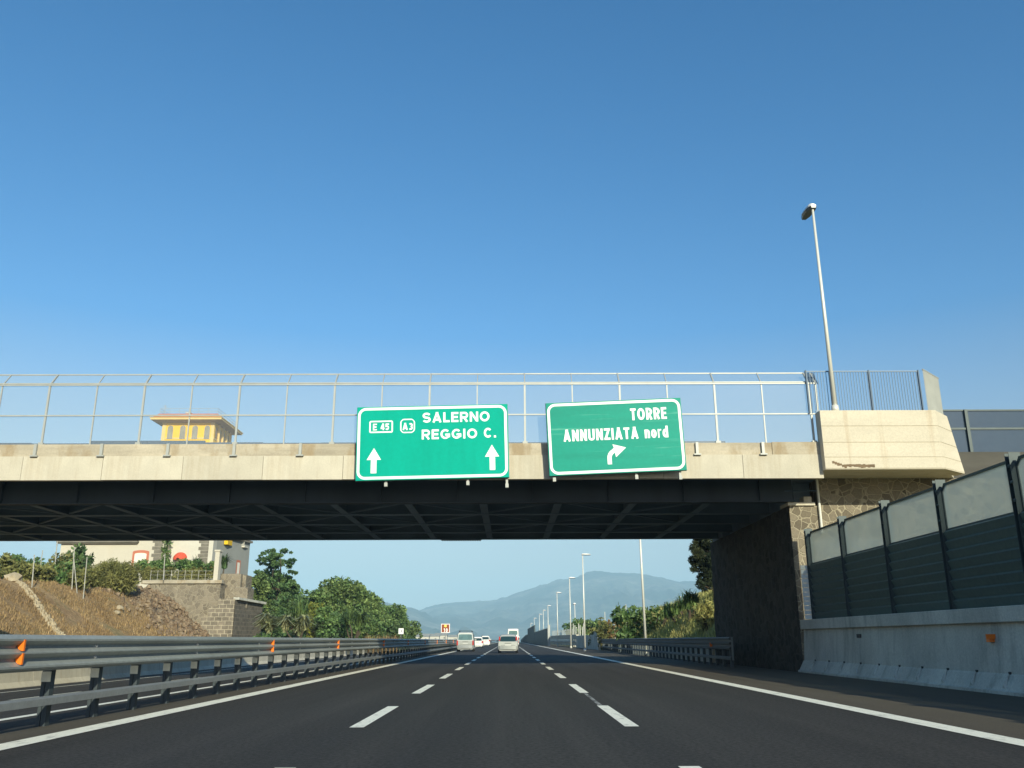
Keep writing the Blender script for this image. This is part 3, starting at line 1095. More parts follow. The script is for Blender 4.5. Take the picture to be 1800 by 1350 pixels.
m.box(AX - 0.06, 11.7, AY0 - 0.1, AY0 + 0.9, 6.052, 6.17)
m.box(11.35, 11.65, AY0 + 0.1, AY0 + 0.6, 6.172, 6.42)
m.build('bearing_shelf', M['concrete'], bridge)
m = MB()
m.tube((11.86, AY0 - 0.09, 5.0), (11.86, AY0 - 0.09, 7.05), 0.05, n=10)
m.build('drain_pipe', M['pole_white'], bridge)
m = MB()
m.tube((10.6, AY0 - 0.02, 6.62), (11.9, AY0 - 0.02, 6.62), 0.025, n=8)
m.build('cable_conduit', M['blue_steel'], bridge)
# massive parapet block over the abutment, with its splayed end
PZ0, PZ1, PY0 = 7.04, 9.24, 31.25
P = [(11.46, PY0), (15.75, PY0), (16.75, PY0 + 0.95), (17.05, 33.4), (11.46, 33.4)]
m = MB()
zs, ins = [PZ0, PZ0 + 0.05], [0.03, 0.0]
for zj in (0.44, 0.99, 1.60):
    zs += [PZ0 + zj - 0.014, PZ0 + zj - 0.011, PZ0 + zj + 0.011, PZ0 + zj + 0.014]
    ins += [0.0, 0.022, 0.022, 0.0]
zs.append(PZ1)
ins.append(0.0)
ringv = []
for z, d in zip(zs, ins):
    flare = 0.36 * (PZ1 - z) / (PZ1 - PZ0)
    ringv.append([(11.46, PY0 + d, z), (15.72 + 0.3 * flare, PY0 + d, z), (16.62 + flare, PY0 + 0.95 + d, z), (16.5 + flare, PY0 + 1.45, z), (15.5, PY0 + 0.5, z), (11.46, PY0 + 0.5, z)])
n = len(ringv)
vs = [p for r in ringv for p in r]
fs = []
for i in range(n - 1):
    for j in range(6):
        fs.append((i * 6 + j, i * 6 + (j + 1) % 6, (i + 1) * 6 + (j + 1) % 6, (i + 1) * 6 + j))
fs += [(0, 5, 4, 1), (1, 4, 3, 2), ((n - 1) * 6, (n - 1) * 6 + 1, (n - 1) * 6 + 4, (n - 1) * 6 + 5), ((n - 1) * 6 + 1, (n - 1) * 6 + 2, (n - 1) * 6 + 3, (n - 1) * 6 + 4)]
m.add(vs, fs)
m.build('parapet_block', M['concrete_form'], bridge)
m = MB()
m.add([(11.47, PY0 + 0.5, 7.1), (15.35, PY0 + 0.5, 7.1), (16.7, PY0 + 1.45, 7.1), (17.2, 33.49, 7.1), (11.47, 33.49, 7.1), (11.47, PY0 + 0.5, 7.6), (15.35, PY0 + 0.5, 7.6), (16.7, PY0 + 1.45, 7.6), (17.2, 33.49, 7.6), (11.47, 33.49, 7.6)],
      [(0, 1, 2, 3, 4), (5, 6, 7, 8, 9), (0, 1, 6, 5), (1, 2, 7, 6), (2, 3, 8, 7), (3, 4, 9, 8), (4, 0, 5, 9)])
m.build('parapet_slab', M['concrete'], bridge)
m = MB()
rg = random.Random(3)
prev = None
for i in range(18):
    x0 = 11.72 + i * 0.085
    h0 = 0.16 + 0.03 * rg.random() if i > 3 else 0.3 - 0.03 * i
    h1 = h0 - 0.05 - 0.07 * rg.random()
    m.box(x0, x0 + 0.086, PY0 - 0.006 - 0.004 * rg.random(), PY0 + 0.03, PZ0 + max(h1 - 0.02, 0.02), PZ0 + h0)
m.build('broken_edge', M['crack'], bridge)
# left abutment, out of the picture
m = MB()
m.box(XL - 6, -47.5, AY0, AY1, -1, ZB + 0.29)
m.build('abutment_front', M['stone'], bridge)

# ---- clear safety fence on the bridge
fence = thing('bridge_safety_fence', 'tall clear panelled safety fence with pale steel posts and curved top on the overpass edge', 'fence', (0, FY + 0.2, ZT))
FZ = [ZT, 9.24, 10.46, 10.98]
fpm = MB()
fpm.box(-0.035, 0.035, -0.03, 0.03, 0.0, FZ[2] - ZT)
fpm.beam((0, 0, FZ[2] - ZT - 0.01), (0, 0.45, FZ[3] - ZT), 0.06, 0.05, 0, (1, 0, 0))
fpm.box(-0.09, 0.09, -0.09, 0.05, 0.003, 0.09)
main_post = fpm.mesh('fence_post', M['galv_light'])
fpm = MB()
fpm.box(-0.024, 0.024, -0.02, 0.02, 0.0, FZ[2] - ZT)
fpm.beam((0, 0, FZ[2] - ZT - 0.01), (0, 0.45, FZ[3] - ZT), 0.035, 0.035, 0, (1, 0, 0))
mid_post = fpm.mesh('fence_post', M['galv_light'])
SP = 1.79
for k in range(-25, 7):
    obj('fence_post', main_post if k % 2 == 0 else mid_post, fence, (0.6 + SP * k, 0, 0))
obj('fence_post', main_post, fence, (0.6 + SP * 6 + 0.27, 0.02, 0))
xa, xb = 0.6 - SP * 25, 0.6 + SP * 6
for (zz, yy, hh) in ((FZ[1], FY + 0.165, 0.05), (FZ[2] - 0.03, FY + 0.165, 0.06), (FZ[2] + 0.05, FY + 0.24, 0.035), (FZ[3], FY + 0.65, 0.045)):
    m = MB()
    m.box(xa, xb + (0.27 if zz < 10.45 else 0), yy - 0.02, yy + 0.02, zz - hh / 2, zz + hh / 2)
    m.build('fence_rail', M['galv_light'], fence)
pmb = MB()
pmb.quad((0.04, 0.006, 0.03), (SP - 0.04, 0.006, 0.03), (SP - 0.04, 0.006, FZ[1] - ZT - 0.03), (0.04, 0.006, FZ[1] - ZT - 0.03))
pmb.quad((0.04, 0.006, FZ[1] - ZT + 0.03), (SP - 0.04, 0.006, FZ[1] - ZT + 0.03), (SP - 0.04, 0.006, FZ[2] - ZT - 0.07), (0.04, 0.006, FZ[2] - ZT - 0.07))
pmb.quad((0.04, 0.05, FZ[2] - ZT + 0.02), (SP - 0.04, 0.05, FZ[2] - ZT + 0.02), (SP - 0.04, 0.44, FZ[3] - ZT - 0.02), (0.04, 0.44, FZ[3] - ZT - 0.02))
clear = pmb.mesh('clear_panel', M['fence_clear'], fix=False)
for k in range(-25, 6):
    obj('clear_panel', clear, fence, (0.6 + SP * k, 0, 0))
for i in range(22):
    obj('fence_bracket', bracket, fence, (9.35 - 2.43 * i, -0.2, ZM - ZT))
m = MB()
m.add([(xb, FY + 0.26, 10.5), (xb + 0.06, FY + 0.26, 10.5), (xb + 0.06, FY + 0.66, 11.0), (xb, FY + 0.66, 11.0), (xb + 0.4, FY + 0.26, 10.42), (xb + 0.4, FY + 0.66, 11.0)],
      [(0, 1, 2, 3), (1, 4, 5, 2)])
m.build('end_plate', M['blue_steel'], fence)

# ---- dark solid barrier along the far edge of the bridge, its top just over the near kerb
fb = thing('deck_barrier', 'dark blue solid barrier on the far edge of the overpass, barely showing over the kerb', 'noise barrier', (0, 47.3, ZT))
x = XL
k = 0
while x < XR - 1:
    zt_ = 11.66 + 0.012 * ((k * 5) % 4)
    cx_ = x + 1.6
    if pt(185, 775, 47.2).x < cx_ < pt(312, 775, 47.2).x:
        zt_ = 11.8
    m = MB()
    m.box(x + 0.01, x + 3.19, 47.45, 47.55, ZT + 0.003, zt_)
    for j in range(5):
        m.box(x + 0.01, x + 3.19, 47.40, 47.449, ZT + 0.3 + 0.62 * j, ZT + 0.62 + 0.62 * j)
    m.build('barrier_panel', M['blue_steel'], fb)
    x += 3.2
    k += 1

# ---- bar fence on the parapet block
bar = thing('bar_fence', 'dark upright bar fence standing on the big concrete parapet block beside the lamp post', 'fence', (11.3, PY0 + 0.45, PZ1))
m = MB()
x = 11.28
while x < 15.5:
    m.box(x - 0.007, x + 0.007, PY0 + 0.44, PY0 + 0.47, PZ1 + 0.03, 10.9)
    x += 0.104
m.box(11.2, 15.5, PY0 + 0.43, PY0 + 0.48, 10.86, 10.9)
m.box(11.46, 15.5, PY0 + 0.43, PY0 + 0.48, PZ1 + 0.06, PZ1 + 0.1)
m.build('bars', M['bar_steel'], bar)
for x in (11.24, 13.62, 15.5):
    m = MB()
    m.box(x - 0.02, x + 0.02, PY0 + 0.40, PY0 + 0.50, PZ1 + 0.002, 10.92)
    m.build('bar_post', M['blue_steel'], bar)
m = MB()
for i in range(34):
    t = i / 33
    x = 15.66 + 1.1 * t
    y = PY0 + 0.35 + 1.15 * t
    m.beam((x, y, PZ1 + 0.03 - 0.5 * max(t - 0.6, 0)), (x, y, 10.9), 0.036, 0.06, 0, (0.5, 1, 0))
m.beam((15.62, PY0 + 0.31, 10.91), (16.8, PY0 + 1.54, 10.91), 0.06, 0.04)
m.build('return_bars', M['galv_light'], bar)

# ---- smoky barrier beyond the parapet block
sb = thing('smoky_barrier', 'smoky blue clear noise barrier on a low kerb at the far right', 'noise barrier', (17, 34.5, 7))
m = MB()
m.box(17.3, 32, 34.3, 34.7, 6.0, 8.3)
m.build('kerb_wall', M['dirty_kerb'], sb)
m = MB()
m.box(17.2, 32, 34.48, 34.50, 8.31, 10.05)
m.build('smoky_sheet', M['dark_clear'], sb)
m = MB()
m.box(17.15, 32, 34.44, 34.54, 10.03, 10.09)
m.box(17.15, 32, 34.44, 34.54, 9.25, 9.33)
m.build('sheet_rail', M['barrier_post'], sb)
for x in (17.2, 18.55, 21.6, 24.6, 27.6):
    m = MB()
    m.box(x - 0.06, x + 0.06, 34.38, 34.6, 8.305, 10.08)
    m.build('sheet_post', M['barrier_post'], sb)


# ---- street lamps
def lamp(px_top, py_top, Y, zb, label, cat='street lamp', group=None, head=(0.9, 0.2), dirv=(0, 1), mtl='pole_white', r=(0.085, 0.05), xb=None):
    p = pt(px_top, py_top, Y)
    t = thing('street_lamp', label, cat, (p.x if xb is None else xb, Y, zb), group=group)
    m_ = MB()
    m_.tube((p.x if xb is None else xb, Y, zb), (p.x, Y, p.z - 0.1), r[0], r[1], 12)
    m_.tube((p.x if xb is None else xb, Y, zb), (p.x if xb is None else xb, Y, zb + 0.25), r[0] * 1.7, r[0] * 1.5, 12)
    m_.build('pole', M[mtl], t, smooth=True)
    L, w = head
    d = Vector((dirv[0], dirv[1], 0.0)).normalized()
    s = Vector((-d.y, d.x, 0))
    m_ = MB()
    rings = []
    for u, ww, h in ((-0.12, 0.55, 0.5), (0.0, 0.85, 0.9), (0.25, 1.0, 1.0), (0.7, 0.95, 0.8), (1.0, 0.5, 0.35)):
        c = p + d * (L * u)
        ring = []
        for k_ in range(9):
            a = math.pi * k_ / 8
            ring.append(c + s * (w * ww * math.cos(a)) + Vector((0, 0, w * 0.95 * h * math.sin(a))))
        rings.append(ring)
    m_.grid(rings)
    m_.add(rings[0], [tuple(range(9))])
    m_.add(rings[-1], [tuple(range(9))])
    m_.build('lamp_head', M['lamp_shell'], t, smooth=False)
    m_ = MB()
    bot = []
    for u, ww in ((-0.12, 0.53), (0.0, 0.83), (0.25, 0.98), (0.7, 0.93), (1.0, 0.48)):
        c = p + d * (L * u) - Vector((0, 0, 0.004))
        bot.append([c + s * (w * ww), c + s * (w * ww * 0.8) - Vector((0, 0, w * 0.4)), c - s * (w * ww * 0.8) - Vector((0, 0, w * 0.4)), c - s * (w * ww)])
    m_.grid(bot)
    m_.add(bot[0], [(0, 1, 2, 3)])
    m_.add(bot[-1], [(0, 1, 2, 3)])
    m_.build('lamp_lens', M['lamp_glass'], t)
    return t


lp = pt(1472, 722, 31.5)
tp = pt(1428, 364, 31.5)
lamp(1428, 364, 31.5, PZ1, 'tall pale street lamp rising from the concrete parapet block on the overpass', head=(0.95, 0.2), dirv=(-0.05, 1), xb=tp.x + 0.02, r=(0.085, 0.045))
FARL = [(1024, 975, 'tallest far roadside lamp, its pole crossing the right part of the mountain'),
        (1001, 1016, 'far lamp second tallest along the right roadside, left of the tallest one'),
        (979, 1042, 'far lamp in front of the mountain, standing left of the two tall roadside lamps'),
        (963, 1065, 'small far lamp, rightmost of the short ones behind the grey noise wall'),
        (955, 1073, 'small far lamp just left of the rightmost short one behind the noise wall'),
        (948, 1080, 'small far lamp in the middle of the short ones over the noise wall'),
        (939, 1087, 'small far lamp over the step in the grey noise wall'),
        (933, 1096, 'tiny far lamp left of the step in the grey noise wall, the most distant one')]
for px, py, lb in FARL:
    Y = 9.4 * FPX / (1125 - py) * 0.985
    gz = max(ground_z(12, Y) + 0.1, -1)
    q = pt(px, py, Y)
    lamp(px, py, Y, gz, lb, group='lamps along the right roadside', head=(0.85 if Y < 300 else 1.1, 0.13 + Y * 0.0003), dirv=(1, 0), xb=q.x + 0.02, r=(0.085 + Y * 0.00012, 0.045 + Y * 0.00015), mtl='pole_white')
q = pt(1133, 1082, 69)
lamp(1121, 868, 69, right_z(q.x, 69) - 0.1, 'pale lamp post on the right grassy bank, its top hidden behind the overpass', head=(0.9, 0.2), dirv=(1, 0), r=(0.1, 0.07), xb=q.x)
q = pt(1012, 1112, 210)
lamp(1010, 1062, 210, 0.0, 'short lone lamp between the two tall lamps, farther away above the bushes', head=(0.5, 0.35), dirv=(0, 1), r=(0.1, 0.09), xb=q.x + 0.02)


# ================================================================== SIGNS
def arrow_up(mb, x0, x1, s0, s1, ztip, zhead, zbot, y0, y1):
    cx = (x0 + x1) / 2
    P_ = [(cx, ztip), (x0, zhead), (s0, zhead), (s0, zbot), (s1, zbot), (s1, zhead), (x1, zhead)]
    vs_ = [(a, y0, b) for a, b in P_] + [(a, y1, b) for a, b in P_]
    n_ = 7
    fs_ = [(0, 1, 6), (2, 3, 4, 5), (7, 13, 8), (9, 12, 11, 10)]
    fs_ += [(i, (i + 1) % n_, n_ + (i + 1) % n_, n_ + i) for i in range(n_)]
    mb.add(vs_, fs_)


def sign_base(name, label, W, H, mtl):
    t = thing(name, label, 'road sign')
    m_ = MB()
    m_.box(-W / 2, W / 2, 0.0, 0.05, -H, 0)
    m_.build('face_panel', M[mtl], t, bevel=0.006)
    m_ = MB()
    m_.box(-W / 2 - 0.012, W / 2 + 0.012, 0.052, 0.14, -H - 0.012, 0.012)
    m_.build('back_frame', M['sign_back'], t)
    m_ = MB()
    ring_frame(m_, -W / 2 + 0.035, W / 2 - 0.035, -H + 0.035, -0.035, 0.095, 0.3, -0.005, 0.001)
    m_.build('border', M['sign_white'], t)
    return t


def place_sign(t, tl, tr, bl, br, Y, lean):
    """hang the finished sign from the middle of its top edge"""
    top = (pt(*tl, Y) + pt(*tr, Y)) / 2
    a = pt(*tl, Y)
    b = pt(*tr, Y)
    t.location = top
    t.rotation_euler = (rad(lean), -math.atan2(b.z - a.z, b.x - a.x), 0)


def size_of(tl, tr, bl, br, Y):
    a, b, c, d = pt(*tl, Y), pt(*tr, Y), pt(*bl, Y), pt(*br, Y)
    return ((b - a).length + (d - c).length) / 2, ((a - c).length + (b - d).length) / 2


cs = ((628, 716), (892, 710), (626, 846), (896, 838))
SYL = 31.25
Wd, Hd = size_of(*cs, SYL)
s1 = sign_base('overhead_sign', 'green overhead sign reading SALERNO and REGGIO C. with two white arrows', Wd, Hd, 'sign_green')
X_ = lambda f: -Wd / 2 + f * Wd
Z_ = lambda f: -f * Hd
for body, a, b, c, d in (('SALERNO', .435, .235, .879, .097), ('REGGIO', .430, .464, .795, .33), ('C.', .84, .46, .921, .325)):
    m = MB()
    text_into(m, body, X_(a), Z_(b), X_(c), Z_(d), -0.004, 0, 0.205)
    m.build('lettering', M['sign_white'], s1, fix=False)
m = MB()
ring_frame(m, X_(.083), X_(.239), Z_(.36), Z_(.194), 0.05, 0.06, -0.005, 0.001)
text_into(m, 'E 45', X_(.107), Z_(.325), X_(.214), Z_(.234), -0.004, 0, 0.19)
m.build('route_number', M['sign_white'], s1)
m = MB()
ring_frame(m, X_(.285), X_(.387), Z_(.376), Z_(.171), 0.045, 0.12, -0.005, 0.001, bulge=0.05)
text_into(m, 'A3', X_(.302), Z_(.33), X_(.371), Z_(.235), -0.004, 0, 0.21)
m.build('motorway_number', M['sign_white'], s1)
for x0, x1, a0, a1, zt, zh, zb_ in ((.07, .164, .098, .135, .566, .726, .906), (.845, .938, .875, .911, .557, .718, .898)):
    m = MB()
    arrow_up(m, X_(x0), X_(x1), X_(a0), X_(a1), Z_(zt), Z_(zh), Z_(zb_), -0.005, 0.001)
    m.build('arrow', M['sign_white'], s1)


def sign_supports(t, xs_, H_, drop):
    for fx, dr in zip(xs_, drop):
        m_ = MB()
        m_.box(fx - 0.04, fx + 0.04, 0.142, 0.23, -H_ - dr, -0.4)
        m_.box(fx - 0.055, fx + 0.055, 0.10, 0.25, -H_ - dr - 0.05, -H_ - dr + 0.09)
        m_.build('support_post', M['galv_light'], t)
        m_ = MB()
        m_.box(fx - 0.04, fx + 0.04, 0.232, 0.6, -H_ + 0.35, -H_ + 0.43)
        m_.build('support_arm', M['galv'], t)


sign_supports(s1, (X_(.195), X_(.73), X_(.985)), Hd, (0.16, 0.18, 0.3))
place_sign(s1, *cs, SYL, 0)

cs = ((958, 708), (1197, 700), (968, 835), (1208, 826))
SYR = 30.95
Wd, Hd = size_of(*cs, SYR)
s2 = sign_base('overhead_sign', 'green overhead exit sign reading TORRE ANNUNZIATA nord with a bent arrow', Wd, Hd, 'sign_green_b')
for body, a, b, c, d in (('TORRE', .62, .287, .888, .123), ('ANNUNZIATA', .116, .543, .668, .384), ('nord', .714, .543, .887, .382)):
    m = MB()
    text_into(m, body, X_(a), Z_(b), X_(c), Z_(d), -0.004, 0, 0.19)
    m.build('lettering', M['sign_white'], s2, fix=False)
m = MB()
outer = [(.428, .878), (.428, .80)]
inner = [(.459, .878), (.459, .80)]
for k in range(1, 7):
    a = rad(90.0 * k / 6 * 0.72)
    outer.append((.428 + .062 * (1 - math.cos(a)) * 1.0, .80 - .125 * math.sin(a) - 0.005))
    inner.append((.459 + .033 * (1 - math.cos(a)) * 1.0, .80 - .07 * math.sin(a) - 0.005))
outer.append((.484, .65))
inner.append((.488, .712))
n = len(outer)
vs = [(X_(a), -0.005, Z_(b)) for a, b in outer] + [(X_(a), -0.005, Z_(b)) for a, b in inner]
m.add(vs, [(i, i + 1, n + i + 1, n + i) for i in range(n - 1)])
hd = [(.570, .658), (.471, .606), (.482, .66), (.486, .72), (.492, .784)]
m.add([(X_(a), -0.0055, Z_(b)) for a, b in hd], [(0, 1, 2, 3, 4)])
m.build('arrow', M['sign_white'], s2)
sign_supports(s2, (X_(.035), X_(.635), X_(.955)), Hd, (0.14, 0.18, 0.26))
place_sign(s2, *cs, SYR, 2.5)
s2.rotation_euler.y -= rad(0.5)

# small brown sign and small white sign on the left
p = pt(783, 1104.5, 96)
bs = thing('brown_sign', 'small square brown sign with number 10 on a pole beside the left guardrail', 'road sign', (p.x, 96, 0.05))
m = MB()
m.box(p.x - 0.47, p.x + 0.47, 96, 96.04, p.z - 0.47, p.z + 0.47)
m.build('face_panel', M['sign_brown'], bs)
m = MB()
ring_frame(m, p.x - 0.46, p.x + 0.46, p.z - 0.46, p.z + 0.46, 0.06, 0.03, 95.99, 96.001)
text_into(m, '10', p.x - 0.2, p.z - 0.38, p.x + 0.24, p.z + 0.0, 95.988, 0, 0.17)
m.build('lettering', M['sign_white'], bs)
m = MB()
m.box(p.x - 0.13, p.x + 0.13, 95.985, 95.999, p.z + 0.12, p.z + 0.37)
m.build('symbol_plate', M['sign_yellow'], bs)
m = MB()
m.tube((p.x, 96.08, 0.02), (p.x, 96.08, p.z + 0.3), 0.04)
m.build('pole', M['galv'], bs)
p = pt(705, 1109.5, 120)
ws = thing('white_sign', 'small square white sign with numeral 3 standing before the left trees', 'road sign', (p.x, 120, -0.9))
m = MB()
m.box(p.x - 0.33, p.x + 0.33, 120, 120.03, p.z - 0.36, p.z + 0.36)
m.build('face_panel', M['sign_white'], ws)
m = MB()
text_into(m, '3', p.x - 0.1, p.z - 0.16, p.x + 0.1, p.z + 0.16, 119.99, 0, 0.2)
m.build('lettering', M['black_paint'], ws)
m = MB()
m.tube((p.x, 120.06, -0.9), (p.x, 120.06, p.z + 0.2), 0.035)
m.build('pole', M['galv'], ws)


# ================================================================== BARRIERS
def rail_profile(waves, z0, h, depth, face):
    """W-beam or three-wave profile as (x, z); face = +1 looks towards +X"""
    pts = []
    nseg = waves * 2 + 1
    seq = []
    for i in range(waves):
        a = z0 + h * i / waves
        w = h / waves
        seq += [(0.0, a + 0.02 * w), (1.0, a + 0.26 * w), (1.0, a + 0.62 * w), (0.0, a + 0.86 * w)]
    seq.append((0.0, z0 + h))
    for d, z in seq:
        pts.append((face * d * depth, z))
    return pts


def rail(mb, prof, xc, y0, y1, zf=lambda y: 0.0, step=12.0, thick=0.012):
    n_ = max(int((y1 - y0) / step), 1)
    rows_a = [[(xc + px_, y0 + (y1 - y0) * i / n_, pz_ + zf(y0 + (y1 - y0) * i / n_)) for px_, pz_ in prof] for i in range(n_ + 1)]
    mb.grid(rows_a)


# ---- three-wave median guardrail on the left
GX = -6.42
gr = thing('median_guardrail', 'long triple wave steel guardrail with orange reflectors between the two carriageways', 'guardrail', (GX, 0, 0))
prof = rail_profile(2, 0.78, 0.42, 0.085, 1) 
prof = [(0.0, 0.765), (0.07, 0.795), (0.088, 0.815), (0.088, 0.84), (0.0, 0.905), (0.0, 0.935), (0.07, 0.98), (0.088, 0.995), (0.088, 1.01), (0.0, 1.07), (0.0, 1.10), (0.07, 1.145), (0.088, 1.16), (0.088, 1.185), (0.03, 1.235), (-0.04, 1.24)]
m = MB()
rail(m, prof, GX, -30, 420, lambda y: min(road_z(y), 0), 14)
m.build('front_rail', M['galv_old'], gr, fix=False)
m = MB()
rail(m, [(-a, b) for a, b in prof], GX - 0.42, -30, 420, lambda y: min(road_z(y), 0) - 0.01, 14)
m.build('rear_rail', M['galv_old'], gr, fix=False)
m = MB()
rail(m, [(0, 0.30), (0.05, 0.31), (0.055, 0.40), (0, 0.42), (-0.06, 0.42)], GX + 0.0, -30, 420, lambda y: min(road_z(y), 0), 14)
m.build('lower_rail', M['galv'], gr, fix=False)
pmb = MB()
xo = -0.21
pmb.box(xo - 0.065, xo - 0.012, -0.06, -0.05, 0, 1.12)
pmb.box(xo + 0.0, xo + 0.065, -0.065, -0.055, 0, 1.12)
pmb.box(xo - 0.065, xo + 0.065, 0.05, 0.06, 0, 1.12)
pmb.box(xo - 0.065, xo - 0.055, -0.049, 0.049, 0, 1.12)
pmb.box(xo + 0.055, xo + 0.065, -0.054, 0.049, 0, 1.12)
pmb.box(xo + 0.07, xo + 0.205, -0.05, 0.05, 0.8, 1.15)
pmb.box(xo - 0.205, xo - 0.07, -0.05, 0.05, 0.8, 1.15)
pmb.box(xo - 0.066, xo + 0.066, -0.078, -0.066, 0.60, 0.74, 1)
post = pmb.mesh('post', [M['post_steel'], M['spacer']])
Y = -17.3
for k in range(98):
    obj('post', post, gr, (0, Y + 1.53 * k, -0.001))
m = MB()
for k in range(98, 230):
    y = Y + 1.53 * k
    for xo in (-0.21,):
        m.box(GX + xo - 0.1, GX + xo + 0.1, y - 0.05, y + 0.05, 0, 1.1)
pr = m.build('post', M['post_steel'], gr)
pr['kind'] = 'stuff'
rmb = MB()
for zc in (0.935, 1.105):
    hh, dd = 0.072, 0.088
    P_ = []
    for k in range(9):
        a = -math.pi / 2 + math.pi * k / 8
        P_.append((0.096 - dd * math.cos(a), zc + hh * math.sin(a)))
    n = len(P_)
    rmb.add([(a, -0.02, b) for a, b in P_] + [(a, 0.02, b) for a, b in P_], [tuple(range(n)), tuple(range(n, 2 * n))] + [(i, (i + 1) % n, n + (i + 1) % n, n + i) for i in range(n)])
refl = rmb.mesh('reflector', M['orange'])
for y in (1.0, 11.95, 24.6, 34.0, 46.3, 57.5, 69, 80.5, 92, 103.5, 115, 127, 139):
    obj('reflector', refl, gr, (0, y, 0))
m = MB()
y = 5.0
while y < 90:
    for z in (0.92, 1.085):
        m.tube((GX + 0.0, y, z), (GX + 0.03, y, z), 0.022, n=8)
    y += 4.6
m.build('rail_bolts', M['white_dot'], gr)

# ---- concrete wall along the far side of the opposite carriageway
m = MB()
prof_j = [(-21.75, -0.85), (-21.55, -0.60), (-21.42, 0.25), (-22.0, 0.25), (-22.0, -0.85)]
prof_j = [(-21.45, -0.83), (-21.45, -0.76), (-21.62, -0.55), (-21.72, 0.28), (-21.95, 0.28), (-21.95, -0.83)]
for k in range(-4, 42):
    y0 = 6.0 * k
    m.prism([(x, 0, z) for x, z in prof_j], (0, y0 + 0.012, 0), (0, y0 + 5.988, 0))
tag(m.build('concrete_barrier', M['concrete']), 'low pale concrete barrier along the far side of the opposite carriageway', 'barrier')

# ---- near right: concrete wall with noise barrier
WX = 10.5
wall = thing('roadside_wall', 'grey concrete wall with coping along the right shoulder, bearing an orange reflector', 'wall', (WX, 10, 0))
segs = [(-12.0 + 6.15 * k, -12.0 + 6.15 * (k + 1)) for k in range(7)] + [(31.05, 33.3)]
wp = [(10.44, 0.0), (10.44, 0.07), (10.50, 0.09), (10.66, 0.38), (10.70, 0.42), (10.78, 1.48), (11.2, 1.48), (11.2, 0.0)]
for a, b in segs:
    m = MB()
    m.prism([(x, 0, z) for x, z in wp], (0, a + 0.008, 0), (0, b - 0.008, 0))
    m.build('wall_panel', M['concrete_grey'], wall)
m = MB()
m.box(10.66, 11.4, -12, 33.28, 1.484, 1.82)
m.build('coping', M['concrete_grey'], wall, bevel=0.02)
m = MB()
for k in range(30):
    y = -8 + k * 1.38
    m.add([(10.52, y, 0.12), (10.53, y + 0.16, 0.12), (10.655, y + 0.12, 0.42), (10.655, y + 0.04, 0.42), (10.50, y + 0.06, 0.2)], [(0, 4, 3), (4, 1, 2), (4, 2, 3), (0, 1, 4)])
m.build('toe_ribs', M['concrete_grey'], wall)
m = MB()
for k in range(30):
    y = -8 + k * 1.38
    m.box(10.685, 10.72, y + 0.02, y + 0.12, 0.40, 0.46)
m.build('lifting_pockets', M['black_plastic'], wall)
m = MB()
for y in (16.6, 18.75, 28.0, 11.0):
    m.box(10.735, 10.80, y - 0.16, y + 0.16, 1.18, 1.29)
m.build('drain_slots', M['black_plastic'], wall)
m = MB()
m.box(10.56, 10.77, 20.15, 20.19, 1.14, 1.24)
m.box(10.64, 10.77, 20.191, 20.34, 1.07, 1.16)
m.build('reflector', M['orange'], wall)

nb = thing('noise_barrier', 'dark green ribbed noise barrier topped with dusty clear panels on the right concrete wall', 'noise barrier', (11.08, 10, 1.82))
PSP = 3.43
gm = MB()
prf = []
zz = 0.02
npan = 4
hp = 1.92 / npan
for i in range(npan):
    b0 = 0.02 + hp * i
    prf += [(0.0, b0 + hp * 0.01), (-0.075, b0 + hp * 0.40), (-0.005, b0 + hp * 0.50), (-0.005, b0 + hp * 0.51), (-0.08, b0 + hp * 0.90), (0.0, b0 + hp * 1.0)]
poly = [(-0.06 + a, 0, z) for a, z in prf] + [(0.06, 0, 1.94), (0.06, 0, 0.02)]
gm.prism(poly, (0, 0.09, 0), (0, PSP - 0.09, 0))
gpanel = gm.mesh('green_panel', M['barrier_green'])
cm = MB()
cm.box(-0.01, 0.01, 0.12, PSP - 0.12, 1.99, 3.06)
cpanel = cm.mesh('clear_panel', M['barrier_clear'])
fm = MB()
fm.box(-0.035, 0.035, 0.09, PSP - 0.09, 1.945, 1.988)
fm.box(-0.035, 0.035, 0.22, PSP - 0.22, 3.063, 3.12)
for a, b in (((0.10, 2.95), (0.24, 3.09)), ((PSP - 0.10, 2.95), (PSP - 0.24, 3.09))):
    fm.beam((0, a[0], a[1]), (0, b[0], b[1]), 0.068, 0.055, 0, (1, 0, 0))
fm.box(-0.035, 0.035, 0.09, 0.118, 1.99, 2.97)
fm.box(-0.035, 0.035, PSP - 0.118, PSP - 0.09, 1.99, 2.97)
cframe = fm.mesh('panel_frame', M['barrier_post'])
hm_ = MB()
hm_.box(-0.155, 0.1, -0.085, -0.073, 0, 3.24)
hm_.box(-0.155, 0.1, 0.073, 0.085, 0, 3.24)
hm_.box(-0.006, 0.006, -0.072, 0.072, 0, 3.2)
for z in (2.2, 2.6, 2.95):
    hm_.tube((-0.13, -0.095, z), (-0.13, 0.0, z), 0.025, n=8)
    hm_.box(-0.14, -0.1, -0.05, 0.05, z - 0.03, z + 0.03)
hpost = hm_.mesh('barrier_post', M['barrier_post'])
for k in range(0, 13):
    y = 32.6 - PSP * k
    obj('barrier_post', hpost, nb, (0, y - 10, 0))
    if k < 12:
        obj('green_panel', gpanel, nb, (0, y - PSP - 10, 0))
        fr = obj('panel_frame', cframe, nb, (0, y - PSP - 10, 0))
        obj('clear_panel', cpanel, fr)
m = MB()
for i in range(12):
    m.box(10.70, 11.05, 32.72, 32.78, 1.84 + 0.16 * i, 1.84 + 0.16 * i + 0.145)
m.build('end_return', M['white_panel'], nb)

